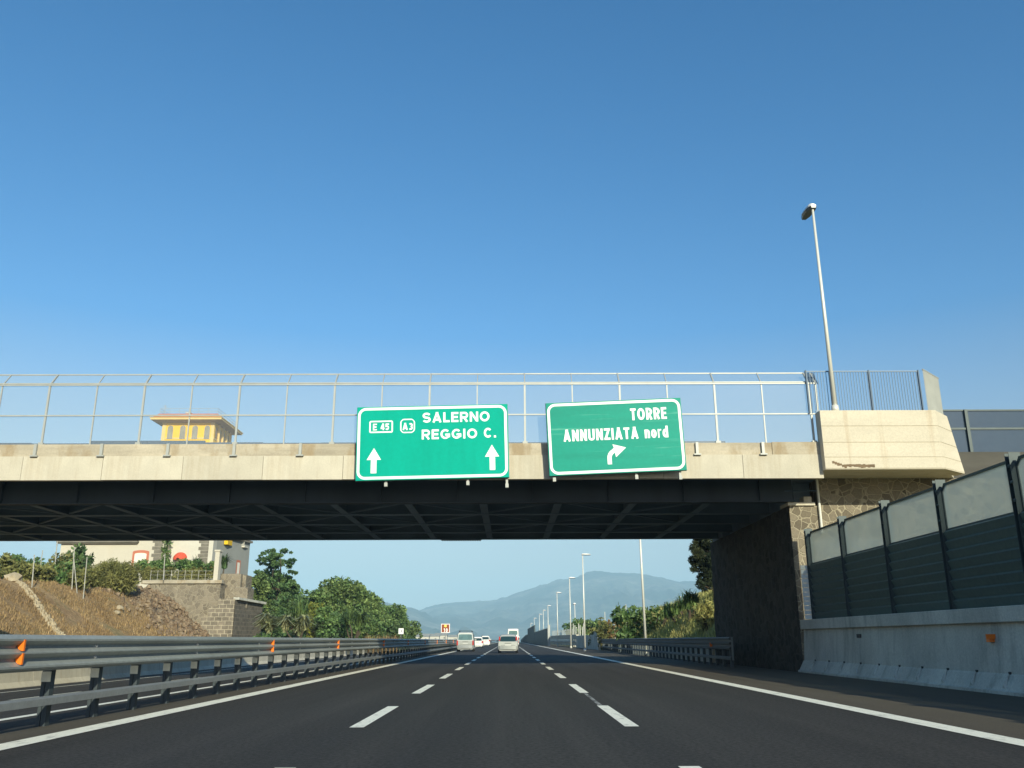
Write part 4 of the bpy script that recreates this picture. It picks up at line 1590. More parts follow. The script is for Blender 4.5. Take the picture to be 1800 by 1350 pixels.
# ---- right guardrail under and beyond the bridge
g2 = thing('roadside_guardrail', 'steel guardrail along the right shoulder beyond the overpass, half in its shadow', 'guardrail', (9.6, 40, 0))


def gx_(y):
    return 9.35 + (y - 38) * 0.02


n = 12
m = MB()
prof2 = [(0.0, 0.72), (-0.075, 0.75), (-0.085, 0.81), (0, 0.84), (0, 0.92), (-0.075, 0.95), (-0.085, 1.01), (0, 1.04), (0, 1.12), (-0.075, 1.14), (-0.085, 1.20), (-0.02, 1.24), (0.05, 1.24)]
rows_ = [[(gx_(y) + a, y, z) for a, z in prof2] for y in [38.6 + 68 * i / n for i in range(n + 1)]]
m.grid(rows_)
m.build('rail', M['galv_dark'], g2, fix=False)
m = MB()
m.grid([[(gx_(y) + a, y, z) for a, z in ((0, 0.30), (-0.05, 0.31), (-0.055, 0.42), (0, 0.44), (0.06, 0.44))] for y in [38.6 + 68 * i / n for i in range(n + 1)]])
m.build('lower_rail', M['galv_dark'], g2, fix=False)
p2 = MB()
p2.box(0.02, 0.14, -0.07, 0.07, 0, 1.1)
post2 = p2.mesh('post', M['post_steel'])
for k in range(45):
    y = 39.0 + 1.5 * k
    obj('post', post2, g2, (gx_(y) - 9.6, y - 40, -0.001))
m = MB()
m.box(gx_(42.5) - 0.12, gx_(42.5) - 0.0, 42.5, 42.54, 0.82, 1.0)
m.build('reflector', M['orange'], g2)
m = MB()
m.grid([[(gx_(38.4) + 0.0, 38.2, z) for z in (0.3, 0.7, 1.24)], [(gx_(38.6), 38.6, z) for z in (0.3, 0.7, 1.24)]])
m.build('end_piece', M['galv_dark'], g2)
# low pale kerb wall behind it
m = MB()
m.prism([(0, 0, 0), (0.45, 0, 0), (0.45, 0, 0.9), (0.15, 0, 0.9)], (10.55, 48.0, -0.05), (11.0, 106.5, -0.05))
tag(m.build('kerb_wall', M['concrete']), 'low pale concrete kerb wall behind the right guardrail, sunlit between its posts', 'wall')
# grey block where the guardrail ends
bk = thing('concrete_block_wall', 'blue grey concrete block wall where the right guardrail ends, with a cream sunlit end', 'wall', (10.5, 107, 0))
m = MB()
m.box(10.4, 10.75, 107.6, 142, -0.05, 1.75)
m.build('long_wall', M['concrete_grey'], bk, bevel=0.03)
m = MB()
m.box(10.76, 11.35, 106.8, 118, 0.9, 2.35)
m.build('end_pillar', M['concrete'], bk, bevel=0.03)
# low parapet and fence posts beyond it
lw = thing('low_parapet', 'low pale parapet wall with a railing of thin posts beyond the grey block wall', 'wall', (10.6, 143, 0))
lx = lambda y: 10.5 - 2.1 * (y - 143) / 44
m = MB()
for za, zb2 in ((0.3, 0.95), (1.15, 1.95)):
    m.prism([(0, 0, za), (0.35, 0, za), (0.35, 0, zb2), (0, 0, zb2)], (lx(143), 143, 0), (lx(187), 187, 0))
m.build('parapet', M['concrete'], lw)
m = MB()
m.prism([(-0.1, 0, 0.75), (-0.05, 0, 0.75), (-0.05, 0, 1.1), (-0.1, 0, 1.1)], (lx(143), 143, 0), (lx(187), 187, 0))
m.build('parapet_rail', M['galv_old'], lw)
for k in range(22):
    y = 143.5 + 1.95 * k
    m = MB()
    m.box(lx(y) + 0.1, lx(y) + 0.2, y, y + 0.08, 1.951, 2.9)
    m.build('railing_post', M['galv_old'], lw)
# far noise wall
fw = thing('noise_wall', 'long dark grey noise wall far down the right side of the motorway', 'noise barrier', (8, 190, 0))
fx = lambda y: 7.6 + 0.0 * (y - 190)
for (a, b, h, nm) in ((188, 290, 3.5, 'wall_section'), (290.2, 400, 5.7, 'tall_wall_section'), (400.2, 640, 3.4, 'wall_section')):
    m = MB()
    y = a
    while y < b - 1:
        z0 = min(road_z(y), 0)
        m.box(8.0, 8.3, y + 0.03, min(y + 3.97, b), z0, z0 + h)
        m.box(7.95, 8.0, y - 0.1, y + 0.1, z0, z0 + h + 0.1)
        y += 4
    m.build(nm, M['barrier_post'], fw)
m = MB()
m.box(7.9, 8.4, 187.4, 187.9, 0, 4.1)
m.build('end_post', M['galv_light'], fw)
# tall pale pickets beside the block wall
fpk = thing('picket_fence', 'row of tall pale posts standing in front of the dark far bushes on the right', 'fence', (12, 125, 0))
for k, px in enumerate((1008, 1011, 1014, 1017.5, 1020, 1024, 1026)):
    q = pt(px, 1096 + (k % 3) * 3, 150)
    m = MB()
    m.tube((q.x, 150, 0), (q.x - 0.05, 150, q.z), 0.07, 0.06, 6)
    m.build('picket', M['pole_white'], fpk)
# slim fence posts on the right bank
for px, pt_, pb_, Y, lb in ((1101, 1063, 1094, 92, 'tall pale fence post among the bushes on the right bank'),
                            (1080, 1071, 1086, 105, 'short pale fence post left of the tall one on the right bank'),
                            (1064, 1076, 1092, 118, 'thin fence post at the left end of the right bank'),
                            (1197, 1049, 1066, 75, 'leaning pale post near the palm shrubs at the top of the right bank')):
    a, b = pt(px, pb_, Y), pt(px - 1, pt_, Y)
    m = MB()
    m.tube((a.x, Y, right_z(a.x, Y) - 0.2), b, 0.05, 0.045, 8)
    m.tube(b, b + Vector((0, 0, 0.03)), 0.06, 0.05, 8)
    tag(m.build('fence_post', M['pole_white']), lb, 'post', 'posts on the right bank')


# ================================================================== VILLA AND OLD WALLS ON THE LEFT
VY = 142.0
v0, v1 = pt(96, 1040, VY), pt(287, 1040, VY)
v2 = pt(364, 1040, VY)
villa = thing('villa', 'cream plastered villa with grey quoins and a yellow arcaded belvedere tower on the left bank', 'house', (v1.x, VY, 7.0))
zt1 = pt(200, 950, VY).z
m = MB()
m.box(v0.x, v1.x, VY, VY + 14, 6.8, 20.0)
m.build('wall', M['plaster_cream'], villa)
m = MB()
m.box(v1.x + 0.002, v2.x, VY + 0.9, VY + 16, 6.8, 23.5)
m.build('wall', M['plaster_white'], villa)
# side wing behind, its shade painted in as grey plaster
v3 = pt(433, 1040, VY + 14)
m = MB()
m.add([(v2.x - 0.02, VY + 2.5, 6.8), (v3.x, VY + 14, 6.8), (v3.x - 4, VY + 22, 6.8), (v2.x - 6, VY + 22, 6.8), (v2.x - 0.02, VY + 2.5, 19.2), (v3.x, VY + 14, 19.2), (v3.x - 4, VY + 22, 19.2), (v2.x - 6, VY + 22, 19.2)],
      [(0, 1, 5, 4), (1, 2, 6, 5), (2, 3, 7, 6), (3, 0, 4, 7), (4, 5, 6, 7), (3, 2, 1, 0)])
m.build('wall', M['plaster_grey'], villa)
m = MB()
m.beam((v2.x + 0.15, VY + 2.5, 17.8), (v3.x + 0.25, VY + 14, 17.8), 0.5, 0.35)
m.beam((v2.x + 0.15, VY + 2.5, 19.25), (v3.x + 0.25, VY + 14, 19.25), 0.7, 0.4)
m.build('cornice', M['quoin'], villa)
q = pt(424, 962, VY + 12)
m = MB()
m.box(q.x - 1.2, q.x + 0.9, VY + 11.0, VY + 13, q.z - 0.1, q.z + 0.15)
for i in range(12):
    m.box(q.x - 1.15 + i * 0.17, q.x - 1.08 + i * 0.17, VY + 11.0, VY + 11.1, q.z + 0.16, q.z + 1.0)
m.box(q.x - 1.2, q.x + 0.9, VY + 10.98, VY + 11.12, q.z + 1.0, q.z + 1.12)
m.build('balcony', M['plaster_white'], villa)
q = pt(402, 953, VY + 6)
m = MB()
m.box(q.x - 0.3, q.x + 0.3, VY + 4.6, VY + 7, q.z - 0.5, q.z + 1.4)
m.build('bay', M['plaster_yellow'], villa)
for px, yy, z0, z1 in ((273, VY, 6.8, 18.0), (355, VY + 0.9, 6.8, 21.0)):
    q = pt(px, 1000, yy)
    m = MB()
    z = z0
    k = 0
    while z < z1:
        w = 0.85 if k % 2 else 0.5
        m.box(q.x - w, q.x + 0.75, yy - 0.06, yy - 0.001, z, z + 0.5)
        z += 0.56
        k += 1
    m.build('quoins', M['quoin'], villa)
ze_ = pt(170, 957, VY).z
m = MB()
m.box(v0.x - 0.4, pt(243, 957, VY).x, VY - 0.5, VY - 0.002, ze_ + 0.1, ze_ + 0.25)
m.box(v0.x - 0.5, pt(243, 957, VY).x + 0.1, VY - 0.7, VY - 0.002, ze_ + 0.252, ze_ + 0.5)
m.build('eave', M['quoin'], villa)
# arched window with salmon surround
def arch_poly(w, h, n_=10, rise=1.0):
    r_ = w / 2
    return [(-r_, 0)] + [(-r_ * math.cos(math.pi * k_ / n_), h - r_ * rise + r_ * rise * math.sin(math.pi * k_ / n_)) for k_ in range(n_ + 1)] + [(r_, 0)]


def arched(name, cx, y, z0, w, h, mtl, parent, d=0.05, label=None, rise=1.0):
    P_ = arch_poly(w, h, 10, rise)
    n_ = len(P_)
    m_ = MB()
    m_.add([(cx + a, y - d, z0 + b) for a, b in P_] + [(cx + a, y - 0.001, z0 + b) for a, b in P_],
           [tuple(range(n_)), tuple(range(n_, 2 * n_))] + [(i, (i + 1) % n_, n_ + (i + 1) % n_, n_ + i) for i in range(n_)])
    return m_.build(name, mtl if not isinstance(mtl, str) else M[mtl], parent, label=label)


a, b = pt(230, 1003, VY), pt(263, 967, VY)
win = arched('window', (a.x + b.x) / 2, VY, a.z - 1.2, b.x - a.x, b.z - a.z + 1.2, 'trim_red', villa, 0.08, 'low arched window with a salmon red surround', 0.22)
arched('shutter', (a.x + b.x) / 2, VY - 0.085, a.z - 1.2, (b.x - a.x) * 0.72, b.z - a.z + 0.75, 'shutter', win, 0.05, None, 0.2)
q = pt(413, 1007, VY + 9)
m = MB()
yy_ = VY + 8.2
d_ = Vector((v3.x - v2.x, 11.5, 0)).normalized()
nrm = Vector((d_.y, -d_.x, 0))
b0 = Vector((v2.x, VY + 2.5, 0)) + d_ * 7.2 + nrm * 0.03
m.quad(b0 + Vector((0, 0, 11.6)), b0 + d_ * 1.5 + Vector((0, 0, 11.6)), b0 + d_ * 1.5 + Vector((0, 0, 14.4)), b0 + Vector((0, 0, 14.4)))
w2 = m.build('window', M['trim_red'], villa)
m = MB()
b1 = b0 + d_ * 0.3 + nrm * 0.03
m.quad(b1 + Vector((0, 0, 11.7)), b1 + d_ * 0.9 + Vector((0, 0, 11.7)), b1 + d_ * 0.9 + Vector((0, 0, 14.0)), b1 + Vector((0, 0, 14.0)))
m.build('shutter', M['shutter'], w2)
# red awning
q0, q1 = pt(305, 981, VY + 0.9), pt(329, 981, VY + 0.9)
m = MB()
R_ = (q1.x - q0.x) / 2
cx_ = (q0.x + q1.x) / 2
rows_ = []
for j in range(6):
    b_ = math.pi / 2 * j / 5
    rows_.append([(cx_ + R_ * math.cos(math.pi * i / 10) * (0.25 + 0.75 * math.cos(b_) if j else 1), VY + 0.88 - 1.1 * math.sin(b_), q0.z - 0.35 * math.sin(b_) + R_ * 0.85 * math.sin(math.pi * i / 10) * (0.35 + 0.65 * math.cos(b_))) for i in range(11)])
m.grid(rows_)
m.build('awning', M['red'], villa, smooth=True)
m = MB()
m.box(v0.x - 0.3, v1.x + 0.1, VY - 0.35, VY + 14.2, 20.0, 20.35)
m.box(v0.x, v1.x, VY, VY + 14, 20.352, 21.0)
m.build('cornice', M['plaster_cream'], villa)
# roof hidden behind the bridge
m = MB()
m.box(v1.x - 0.2, v2.x + 0.4, VY + 0.5, VY + 16.4, 23.5, 23.9)
m.build('roof', M['roof_red'], villa)
# belvedere tower
TY = 147.0
ta, tb = pt(283, 775, TY), pt(378, 740, TY)
tz0 = 23.9
zt = pt(330, 736, TY).z
zb = pt(330, 777, TY).z
TD = 9.0
m = MB()
m.box(ta.x, tb.x, TY, TY + TD, 20.0, zt)
tw = m.build('tower', M['plaster_yellow'], villa)
m = MB()
for z, o_, h in ((zb + 0.55, 0.06, 0.22), (zt - 0.35, 0.12, 0.3)):
    m.box(ta.x - o_, tb.x + o_, TY - o_, TY + TD + o_, z, z + h)
for x in (ta.x + 0.28, tb.x - 0.28):
    m.box(x - 0.3, x + 0.3, TY - 0.045, TY - 0.001, zb - 2, zt - 0.4)
m.build('tower_trim', M['trim_yellow'], tw)
for px in (298, 320, 341.5, 363):
    w0 = pt(px, 772, TY)
    w1 = pt(px, 748, TY)
    fr = arched('arched_window', w0.x, TY, w0.z, 1.3, w1.z - w0.z + 0.15, 'plaster_yellow', tw, 0.05)
    arched('tower_pane', w0.x, TY - 0.055, w0.z, 0.95, w1.z - w0.z, 'pane', tw, 0.03)
# open side: columns and dark openings
for k in range(4):
    y = TY + 1.2 + k * 2.1
    m = MB()
    P_ = arch_poly(1.2, w1.z - w0.z)
    n_ = len(P_)
    m.add([(tb.x + 0.02, y + a_, w0.z + b_) for a_, b_ in P_], [tuple(range(n_))])
    m.build('side_opening', M['eave'], tw)
    m = MB()
    m.box(tb.x + 0.025, tb.x + 0.3, y + 0.85, y + 1.25, zb - 1, zt - 0.4)
    m.build('side_column', M['trim_yellow'], tw)
# eaves and roof terrace
ov = 1.6
ze = pt(330, 736, TY - ov).z
m = MB()
m.add([(ta.x - 0.1, TY - 0.1, ze - 0.3), (tb.x + 0.1, TY - 0.1, ze - 0.3), (tb.x + 0.1, TY + TD + 0.1, ze - 0.3), (ta.x - 0.1, TY + TD + 0.1, ze - 0.3),
       (ta.x - ov, TY - ov, ze - 0.1), (tb.x + ov, TY - ov, ze - 0.1), (tb.x + ov, TY + TD + ov, ze - 0.1), (ta.x - ov, TY + TD + ov, ze - 0.1)],
      [(0, 1, 5, 4), (1, 2, 6, 5), (2, 3, 7, 6), (3, 0, 4, 7), (0, 3, 2, 1)])
m.build('eave_soffit', M['eave'], tw)
m = MB()
m.box(ta.x - ov, tb.x + ov, TY - ov, TY + TD + ov, ze - 0.1, ze + 0.2)
m.box(ta.x - ov - 0.12, tb.x + ov + 0.12, TY - ov - 0.12, TY + TD + ov + 0.12, ze + 0.202, ze + 0.32)
m.build('eave_band', M['trim_yellow'], tw)
m = MB()
e1, e2 = ov - 0.2, ov - 1.0
z1_, z2_ = ze + 0.325, ze + 1.15
m.add([(ta.x - e1, TY - e1, z1_), (tb.x + e1, TY - e1, z1_), (tb.x + e1, TY + TD + e1, z1_), (ta.x - e1, TY + TD + e1, z1_),
       (ta.x - e2, TY - e2, z2_), (tb.x + e2, TY - e2, z2_), (tb.x + e2, TY + TD + e2, z2_), (ta.x - e2, TY + TD + e2, z2_)],
      [(0, 1, 5, 4), (1, 2, 6, 5), (2, 3, 7, 6), (3, 0, 4, 7), (4, 5, 6, 7)])
m.build('tower_roof', M['roof_red'], tw)
m = MB()
rx0, rx1, ry0, ry1 = ta.x - e2 + 0.1, tb.x + e2 - 0.1, TY - e2 + 0.1, TY + TD + e2 - 0.1
for (a_, b_) in (((rx0, ry0), (rx1, ry0)), ((rx1, ry0), (rx1, ry1)), ((rx1, ry1), (rx0, ry1)), ((rx0, ry1), (rx0, ry0))):
    for zz_ in (z2_ + 0.45, z2_ + 0.95):
        m.beam((*a_, zz_), (*b_, zz_), 0.04, 0.04)
    for i in range(6):
        t_ = i / 6
        x_, y_ = a_[0] + (b_[0] - a_[0]) * t_, a_[1] + (b_[1] - a_[1]) * t_
        m.beam((x_, y_, z2_), (x_, y_, z2_ + 0.97), 0.04, 0.04)
m.build('roof_railing', M['pole_grey'], tw)
q = pt(333, 708, TY + 3)
m = MB()
m.box(q.x - 0.4, q.x + 0.4, TY + 3, TY + 4, z2_, z2_ + 1.0)
m.box(q.x - 0.5, q.x + 0.5, TY + 2.9, TY + 4.1, z2_ + 1.0, z2_ + 1.15)
m.build('roof_hatch', M['plaster_white'], tw)
m = MB()
m.tube((rx0 + 0.6, ry0 + 0.5, z2_), (rx0 + 0.6, ry0 + 0.5, z2_ + 1.7), 0.03)
for i in range(5):
    m.tube((rx0 + 0.2, ry0 + 0.5, z2_ + 0.9 + 0.17 * i), (rx0 + 1.2 - 0.1 * i, ry0 + 0.5, z2_ + 0.9 + 0.17 * i), 0.02, n=5)
m.build('aerial', M['pole_grey'], tw)

# ---- retaining wall of the terrace, its corner pier and ruined steps
RY = 117.0
ra, rb, rc = pt(262, 1024, RY), pt(385, 1050, RY), pt(413, 1056, RY)
rw = thing('terrace_wall', 'old stone retaining wall below the villa garden with pale coping and squared corner blocks', 'wall', (rb.x, RY, 0))
m = MB()
ztop = pt(330, 1026, RY).z
rg = random.Random(11)
m.box(ra.x, pt(388, 1030, RY).x, RY, RY + 5, 2.0, ztop)
m.build('upper_wall', M['rough_stone'], rw)
m = MB()
m.box(ra.x - 1.0, pt(391, 1022, RY).x, RY - 0.25, RY + 1.2, ztop + 0.002, ztop + 0.45)
m.build('coping', M['concrete_kerb'], rw, bevel=0.06)
m = MB()
zp = pt(400, 1052, RY - 1).z
for p0, p1, yt in ((384, 413, 1052), (368, 384.05, 1066), (356, 368.05, 1084)):
    m.box(pt(p0, 1052, RY - 1).x, pt(p1, 1052, RY - 1).x, RY - 1.0 + 0.03 * (413 - p1) / 10, RY + 4, -0.8, pt(400, yt, RY - 1).z)
m.build('corner_blocks', M['block_stone'], rw)
pier = thing('stone_pier', 'squared stone pier at the right end of the old terrace wall, its shade painted dark grey', 'pier', (rc.x, RY, 0))
m = MB()
xr = pt(413, 1060, RY - 1).x
m.add([(xr + 0.02, RY - 0.9, -0.8), (pt(460, 1090, RY + 7).x, RY + 7, -0.8), (xr + 0.02, RY + 9, -0.8),
       (xr + 0.02, RY - 0.9, zp - 0.15), (pt(460, 1090, RY + 7).x, RY + 7, zp - 0.5), (xr + 0.02, RY + 9, zp - 0.4)],
      [(0, 1, 4, 3), (1, 2, 5, 4), (2, 0, 3, 5), (3, 4, 5)])
m.build('pier_body', M['block_grey'], pier)
m = MB()
a_, b_ = Vector((xr + 0.1, RY - 0.9, zp - 0.0)), Vector((pt(460, 1090, RY + 7).x + 0.1, RY + 7, zp - 0.3))
m.beam(a_, b_, 0.8, 0.3)
m.build('pier_cap', M['concrete_grey'], pier)
# stepped ruin between the wall and the trees
ru = thing('ruined_steps', 'pale ruined stone steps stacked above the dark pier beside the trees', 'ruin', (xr, RY + 3, 3))
for px0, px1, pyt, pyb, dy in ((387, 436, 1032, 1056, 2.0), (385, 424, 1008, 1034, 2.8), (412, 433, 1010, 1034, 3.6)):
    a_, b_ = pt(px0, pyb, RY + dy), pt(px1, pyt, RY + dy)
    m = MB()
    m.box(a_.x, b_.x, RY + dy, RY + dy + 3, a_.z - 1.0, b_.z)
    m.build('step_block', M['rough_stone'], ru, bevel=0.15)
# gate pillar
a_, b_ = pt(375, 1024, RY + 1), pt(388, 966, RY + 1)
gp = thing('gate_pillar', 'tall cream gate pillar at the right end of the garden hedge', 'pillar', ((a_.x + b_.x) / 2, RY + 1, ztop))
m = MB()
m.box(a_.x, b_.x, RY + 0.7, RY + 1.7, ztop + 0.452, b_.z - 0.3)
m.build('shaft', M['plaster_cream'], gp, bevel=0.03)
m = MB()
m.box(a_.x - 0.1, b_.x + 0.1, RY + 0.6, RY + 1.8, b_.z - 0.3, b_.z - 0.05)
m.build('cap', M['plaster_cream'], gp, bevel=0.03)
# garden railing
rl = thing('garden_railing', 'low pale wire railing with thin posts in front of the garden hedge', 'railing', (ra.x, RY + 0.4, ztop + 0.45))
xe = a_.x
m = MB()
for z in (0.15, 0.7, 1.2):
    m.beam((ra.x, RY + 0.3, ztop + 0.45 + z), (xe, RY + 0.3, ztop + 0.45 + z), 0.025, 0.025)
m.build('rails', M['pole_grey'], rl)
for i in range(9):
    x = ra.x + (xe - ra.x) * i / 9
    m = MB()
    m.box(x - 0.025, x + 0.025, RY + 0.28, RY + 0.33, ztop + 0.45, ztop + 1.75)
    m.build('railing_post', M['pole_grey'], rl)

# ---- drain channel of pale stones down the bank
m = MB()
rg = random.Random(5)
for k in range(70):
    t = k / 69
    x = -45.9 + 8.4 * t
    y = 83.5 - 6.0 * t + rg.uniform(-0.1, 0.1)
    for s in (-0.35, 0.0, 0.35):
        if rg.random() < 0.85:
            c = Vector((x + rg.uniform(-0.06, 0.06), y + s + rg.uniform(-0.1, 0.1), 0))
            c.z = left_z(c.x, c.y) + 0.05
            h = rg.uniform(0.08, 0.2)
            w = rg.uniform(0.12, 0.26)
            m.tube(c - Vector((0, 0, 0.1)), c + Vector((0, 0, h)), w, w * 0.7, 6)
tag(m.build('drain_channel', M['rock']), 'line of pale stones forming a drain running down the dry grassy bank', 'drain')
rocks = []
for (px, py, Y, r, lb) in ((212, 1050, 98, 0.5, 'larger pale boulder at the foot of the round olive bush'), (207, 1056, 96, 0.4, 'smaller pale boulder just below the larger one under the olive bush'),
                           (22, 1028, 83, 0.8, 'flat pale rock at the top of the drain of stones')):
    p = pt(px, py, Y)
    z = left_z(p.x, Y)
    bm = bmesh.new()
    bmesh.ops.create_icosphere(bm, subdivisions=2, radius=r)
    for v in bm.verts:
        v.co *= 1 + 0.35 * fbm(v.co.x * 2 + px, v.co.y * 2, v.co.z * 2)
        v.co.z *= 0.6
    me = bpy.data.meshes.new('boulder')
    bm.to_mesh(me)
    bm.free()
    me.materials.append(M['rock'])
    o = obj('boulder', me, None, (p.x, Y, z + r * 0.3))
    tag(o, lb, 'boulder')
m = MB()


def heap_z(x, y):
    k_ = sstep((y - 101) / 8.0) * sstep((-37.6 - x) / 1.5) * sstep((x + 48.5) / 3.0)
    return left_z(x, y) - 0.12 + k_ * (0.45 + 0.65 * fbm(x * 0.55, y * 0.55, 3.0) + 0.3 * fbm(x * 1.7, y * 1.7, 6.0))


m.grid([[(x, y, heap_z(x, y)) for x in [-49 + 0.3 * i for i in range(40)]] for y in [100 + 0.33 * j for j in range(52)]])
struct(m.build('soil_heap', M['rubble'], smooth=True))
# rubble slope below the terrace wall (many loose stones nobody could count)
m = MB()
rg = random.Random(21)
for k in range(2600):
    y = rg.uniform(98, 116.0)
    x = rg.uniform(-46.5, -38)
    if (y - 98) / 18 < rg.random() * 0.9:
        continue
    z = max(left_z(x, y), heap_z(x, y))
    r = 0.05 + 0.33 * rg.random() ** 4
    m.tube((x, y, z - 0.05), (x + rg.uniform(-r, r) * 0.5, y + rg.uniform(-r, r), z + r), r, r * 0.6, 5)
o = m.build('rubble', M['rubble'])
tag(o, None, None, kind='stuff')

# ---- poles on the left bank
for px, pt_, pb_, Y, r, lb in ((60.5, 976, 1023, 84, 0.055, 'leftmost tall pale fence pole at the crest of the left bank'),
                               (75, 968, 992, 100, 0.05, 'thin pole behind the shrubs just right of the leftmost fence pole'),
                               (101, 950, 994, 104, 0.07, 'grey pole standing at the left corner of the villa'),
                               (131, 962, 1023, 92, 0.055, 'upright pale pole with a slanting brace in the bank shrubs'),
                               (153, 980, 1024, 92, 0.05, 'leaning pale pole between the braced pole and the olive bush'),
                               (290, 974, 1020, 116, 0.06, 'grey pole in front of the garden hedge below the red awning')):
    a_, b_ = pt(px - 3, pb_, Y), pt(px, pt_, Y)
    zb_ = left_z(a_.x, Y) if Y < 116 else ztop + 0.4
    m = MB()
    m.tube((a_.x, Y, min(zb_, b_.z - 1)), b_, r, r * 0.9, 8)
    m.tube(b_, b_ + Vector((0, 0, 0.04)), r * 1.2, r, 8)
    if px == 131:
        c_ = pt(139, 1023, Y)
        m.tube((c_.x, Y - 0.1, left_z(c_.x, Y)), (b_.x, Y - 0.1, b_.z - 0.6), 0.045, 0.045, 8)
    tag(m.build('pole', M['pole_grey']), lb, 'pole', 'poles on the left bank')


# ================================================================== PLANTS
def tree(label, X, Y, zb, H, rx, seed, leaf='leaf_a', leafsize=0.3, per=34, nclump=46, kind='round', group=None, cat='tree', name='broadleaf_tree', zlow=0.12):
    t = thing(name, label, cat, (X, Y, zb), group=group)
    rg_ = random.Random(seed)
    m_ = MB()
    top = Vector((X + rg_.uniform(-.4, .4), Y + rg_.uniform(-.4, .4), zb + H * 0.62))
    limb(m_, rg_, (X, Y, zb - 0.2), top, 0.024 * H, 0.008 * H, 5, 0.08)
    cl = []
    if kind == 'round':
        c = (X, Y, zb + H * (0.5 + zlow * 0.5))
        cl = crown_clumps(rg_, c, rx, rx * 0.9, H * (0.5 - zlow * 0.5), nclump, 0.16 * rx, 0.36 * rx)
    elif kind == 'layered':
        for k_ in range(nclump):
            u = rg_.random()
            a = rg_.random() * 6.28
            if u < 0.08:
                uu, sp, rr_ = rg_.uniform(0.7, 0.85), 0.4, rg_.uniform(0.08, 0.14)
            elif u < 0.34:
                uu, sp, rr_ = rg_.uniform(0.80, 0.98), 0.72, rg_.uniform(0.08, 0.18)
            elif u < 0.62:
                uu, sp, rr_ = rg_.uniform(0.54, 0.75), 0.9, rg_.uniform(0.12, 0.24)
            else:
                uu, sp, rr_ = rg_.uniform(0.18, 0.54), 1.05, rg_.uniform(0.16, 0.3)
            sp *= rx * (0.1 + 0.9 * rg_.random() ** 0.6)
            rr_ *= rx
            cl.append((X + sp * math.cos(a) - 0.12 * rx * (uu > 0.8), Y + sp * math.sin(a), min(zb + H * (uu + 0.02 * math.cos(a * 2)), zb + H - rr_ * 0.5), rr_))
    for k_ in range(9):
        c_ = rg_.choice(cl)
        s_ = Vector((X, Y, zb - 0.2)).lerp(top, rg_.uniform(0.35, 1.0))
        limb(m_, rg_, s_, c_[:3], 0.009 * H, 0.003 * H, 3, 0.14)
    m_.build('trunk', M['bark'], t, smooth=True)
    leafsize *= 0.74
    leaf_object('crown', leaf_cloud(seed, cl, per * 0.3 / leafsize ** 2, leafsize, 0.5, 0.15, 0.5 if kind == 'layered' else 0.0), M[leaf], t)
    return t


def tree_px(label, px, ytop, Y, ybase_z, wpx, seed, **kw):
    p = pt(px, ytop, Y)
    return tree(label, p.x, Y, ybase_z, p.z - ybase_z, wpx * 0.5 * Y / FPX, seed, **kw)


GL = 'green trees along the left roadside'
tree_px('tall layered tree with a flat feathery top beside the villa', 491, 964, 130, 0.5, 84, 101, leaf='leaf_b', kind='layered', nclump=120, leafsize=0.3, group=GL, name='layered_tree')
tree_px('bushy mid green tree right against the ruined stone steps', 452, 1012, 126, 0.5, 62, 102, leaf='leaf_a', nclump=50, leafsize=0.3, group=GL)
tree_px('dark lower tree filling the gap below the tall layered tree', 515, 1040, 124, 0.4, 74, 103, leaf='leaf_b', nclump=44, leafsize=0.3, group=GL)
tree_px('largest round crowned tree, the dome in the middle of the left trees', 600, 1014, 142, 0.4, 112, 104, leaf='leaf_a', nclump=90, leafsize=0.36, group=GL)
tree_px('darker tree pressed against the right flank of the big dome tree', 648, 1044, 150, 0.4, 84, 105, leaf='leaf_a', nclump=60, leafsize=0.34, group=GL)
tree_px('small yellow green tree between the layered tree and the dome tree', 556, 1056, 122, 0.3, 48, 106, leaf='leaf_y', nclump=40, leafsize=0.3, group=GL)
tree_px('low tree under the left side of the big dome tree', 585, 1072, 124, 0.3, 62, 107, leaf='leaf_b', nclump=40, leafsize=0.3, group=GL)
tree_px('medium tree second from the right end of the left trees', 688, 1056, 172, 0.3, 66, 108, leaf='leaf_a', nclump=48, leafsize=0.38, group=GL)
tree_px('low rounded tree at the front under the darker flank tree', 640, 1078, 134, 0.2, 70, 109, leaf='leaf_a', nclump=44, leafsize=0.3, group=GL)
tree_px('rightmost tree of the left trees, closest to the brown sign', 716, 1082, 190, 0.2, 44, 110, leaf='leaf_a', nclump=40, leafsize=0.4, group=GL)
tree_px('small dark tree in front of the medium one, behind the white sign', 692, 1088, 160, 0.2, 56, 111, leaf='leaf_b', nclump=36, leafsize=0.36, group=GL)

tree_px('wide bushy tree forming the low mass behind the dark stone pier', 486, 1006, 134, 0.5, 104, 112, leaf='leaf_a', nclump=70, leafsize=0.34, group=GL)
tree_px('mid green tree closing the gap between the layered tree and the dome tree', 546, 1034, 138, 0.4, 66, 113, leaf='leaf_a', nclump=50, leafsize=0.34, group=GL)
tree_px('low green tree in front of the gap, right of the yellow green one', 572, 1062, 118, 0.3, 44, 114, leaf='leaf_a', nclump=34, leafsize=0.28, group=GL)
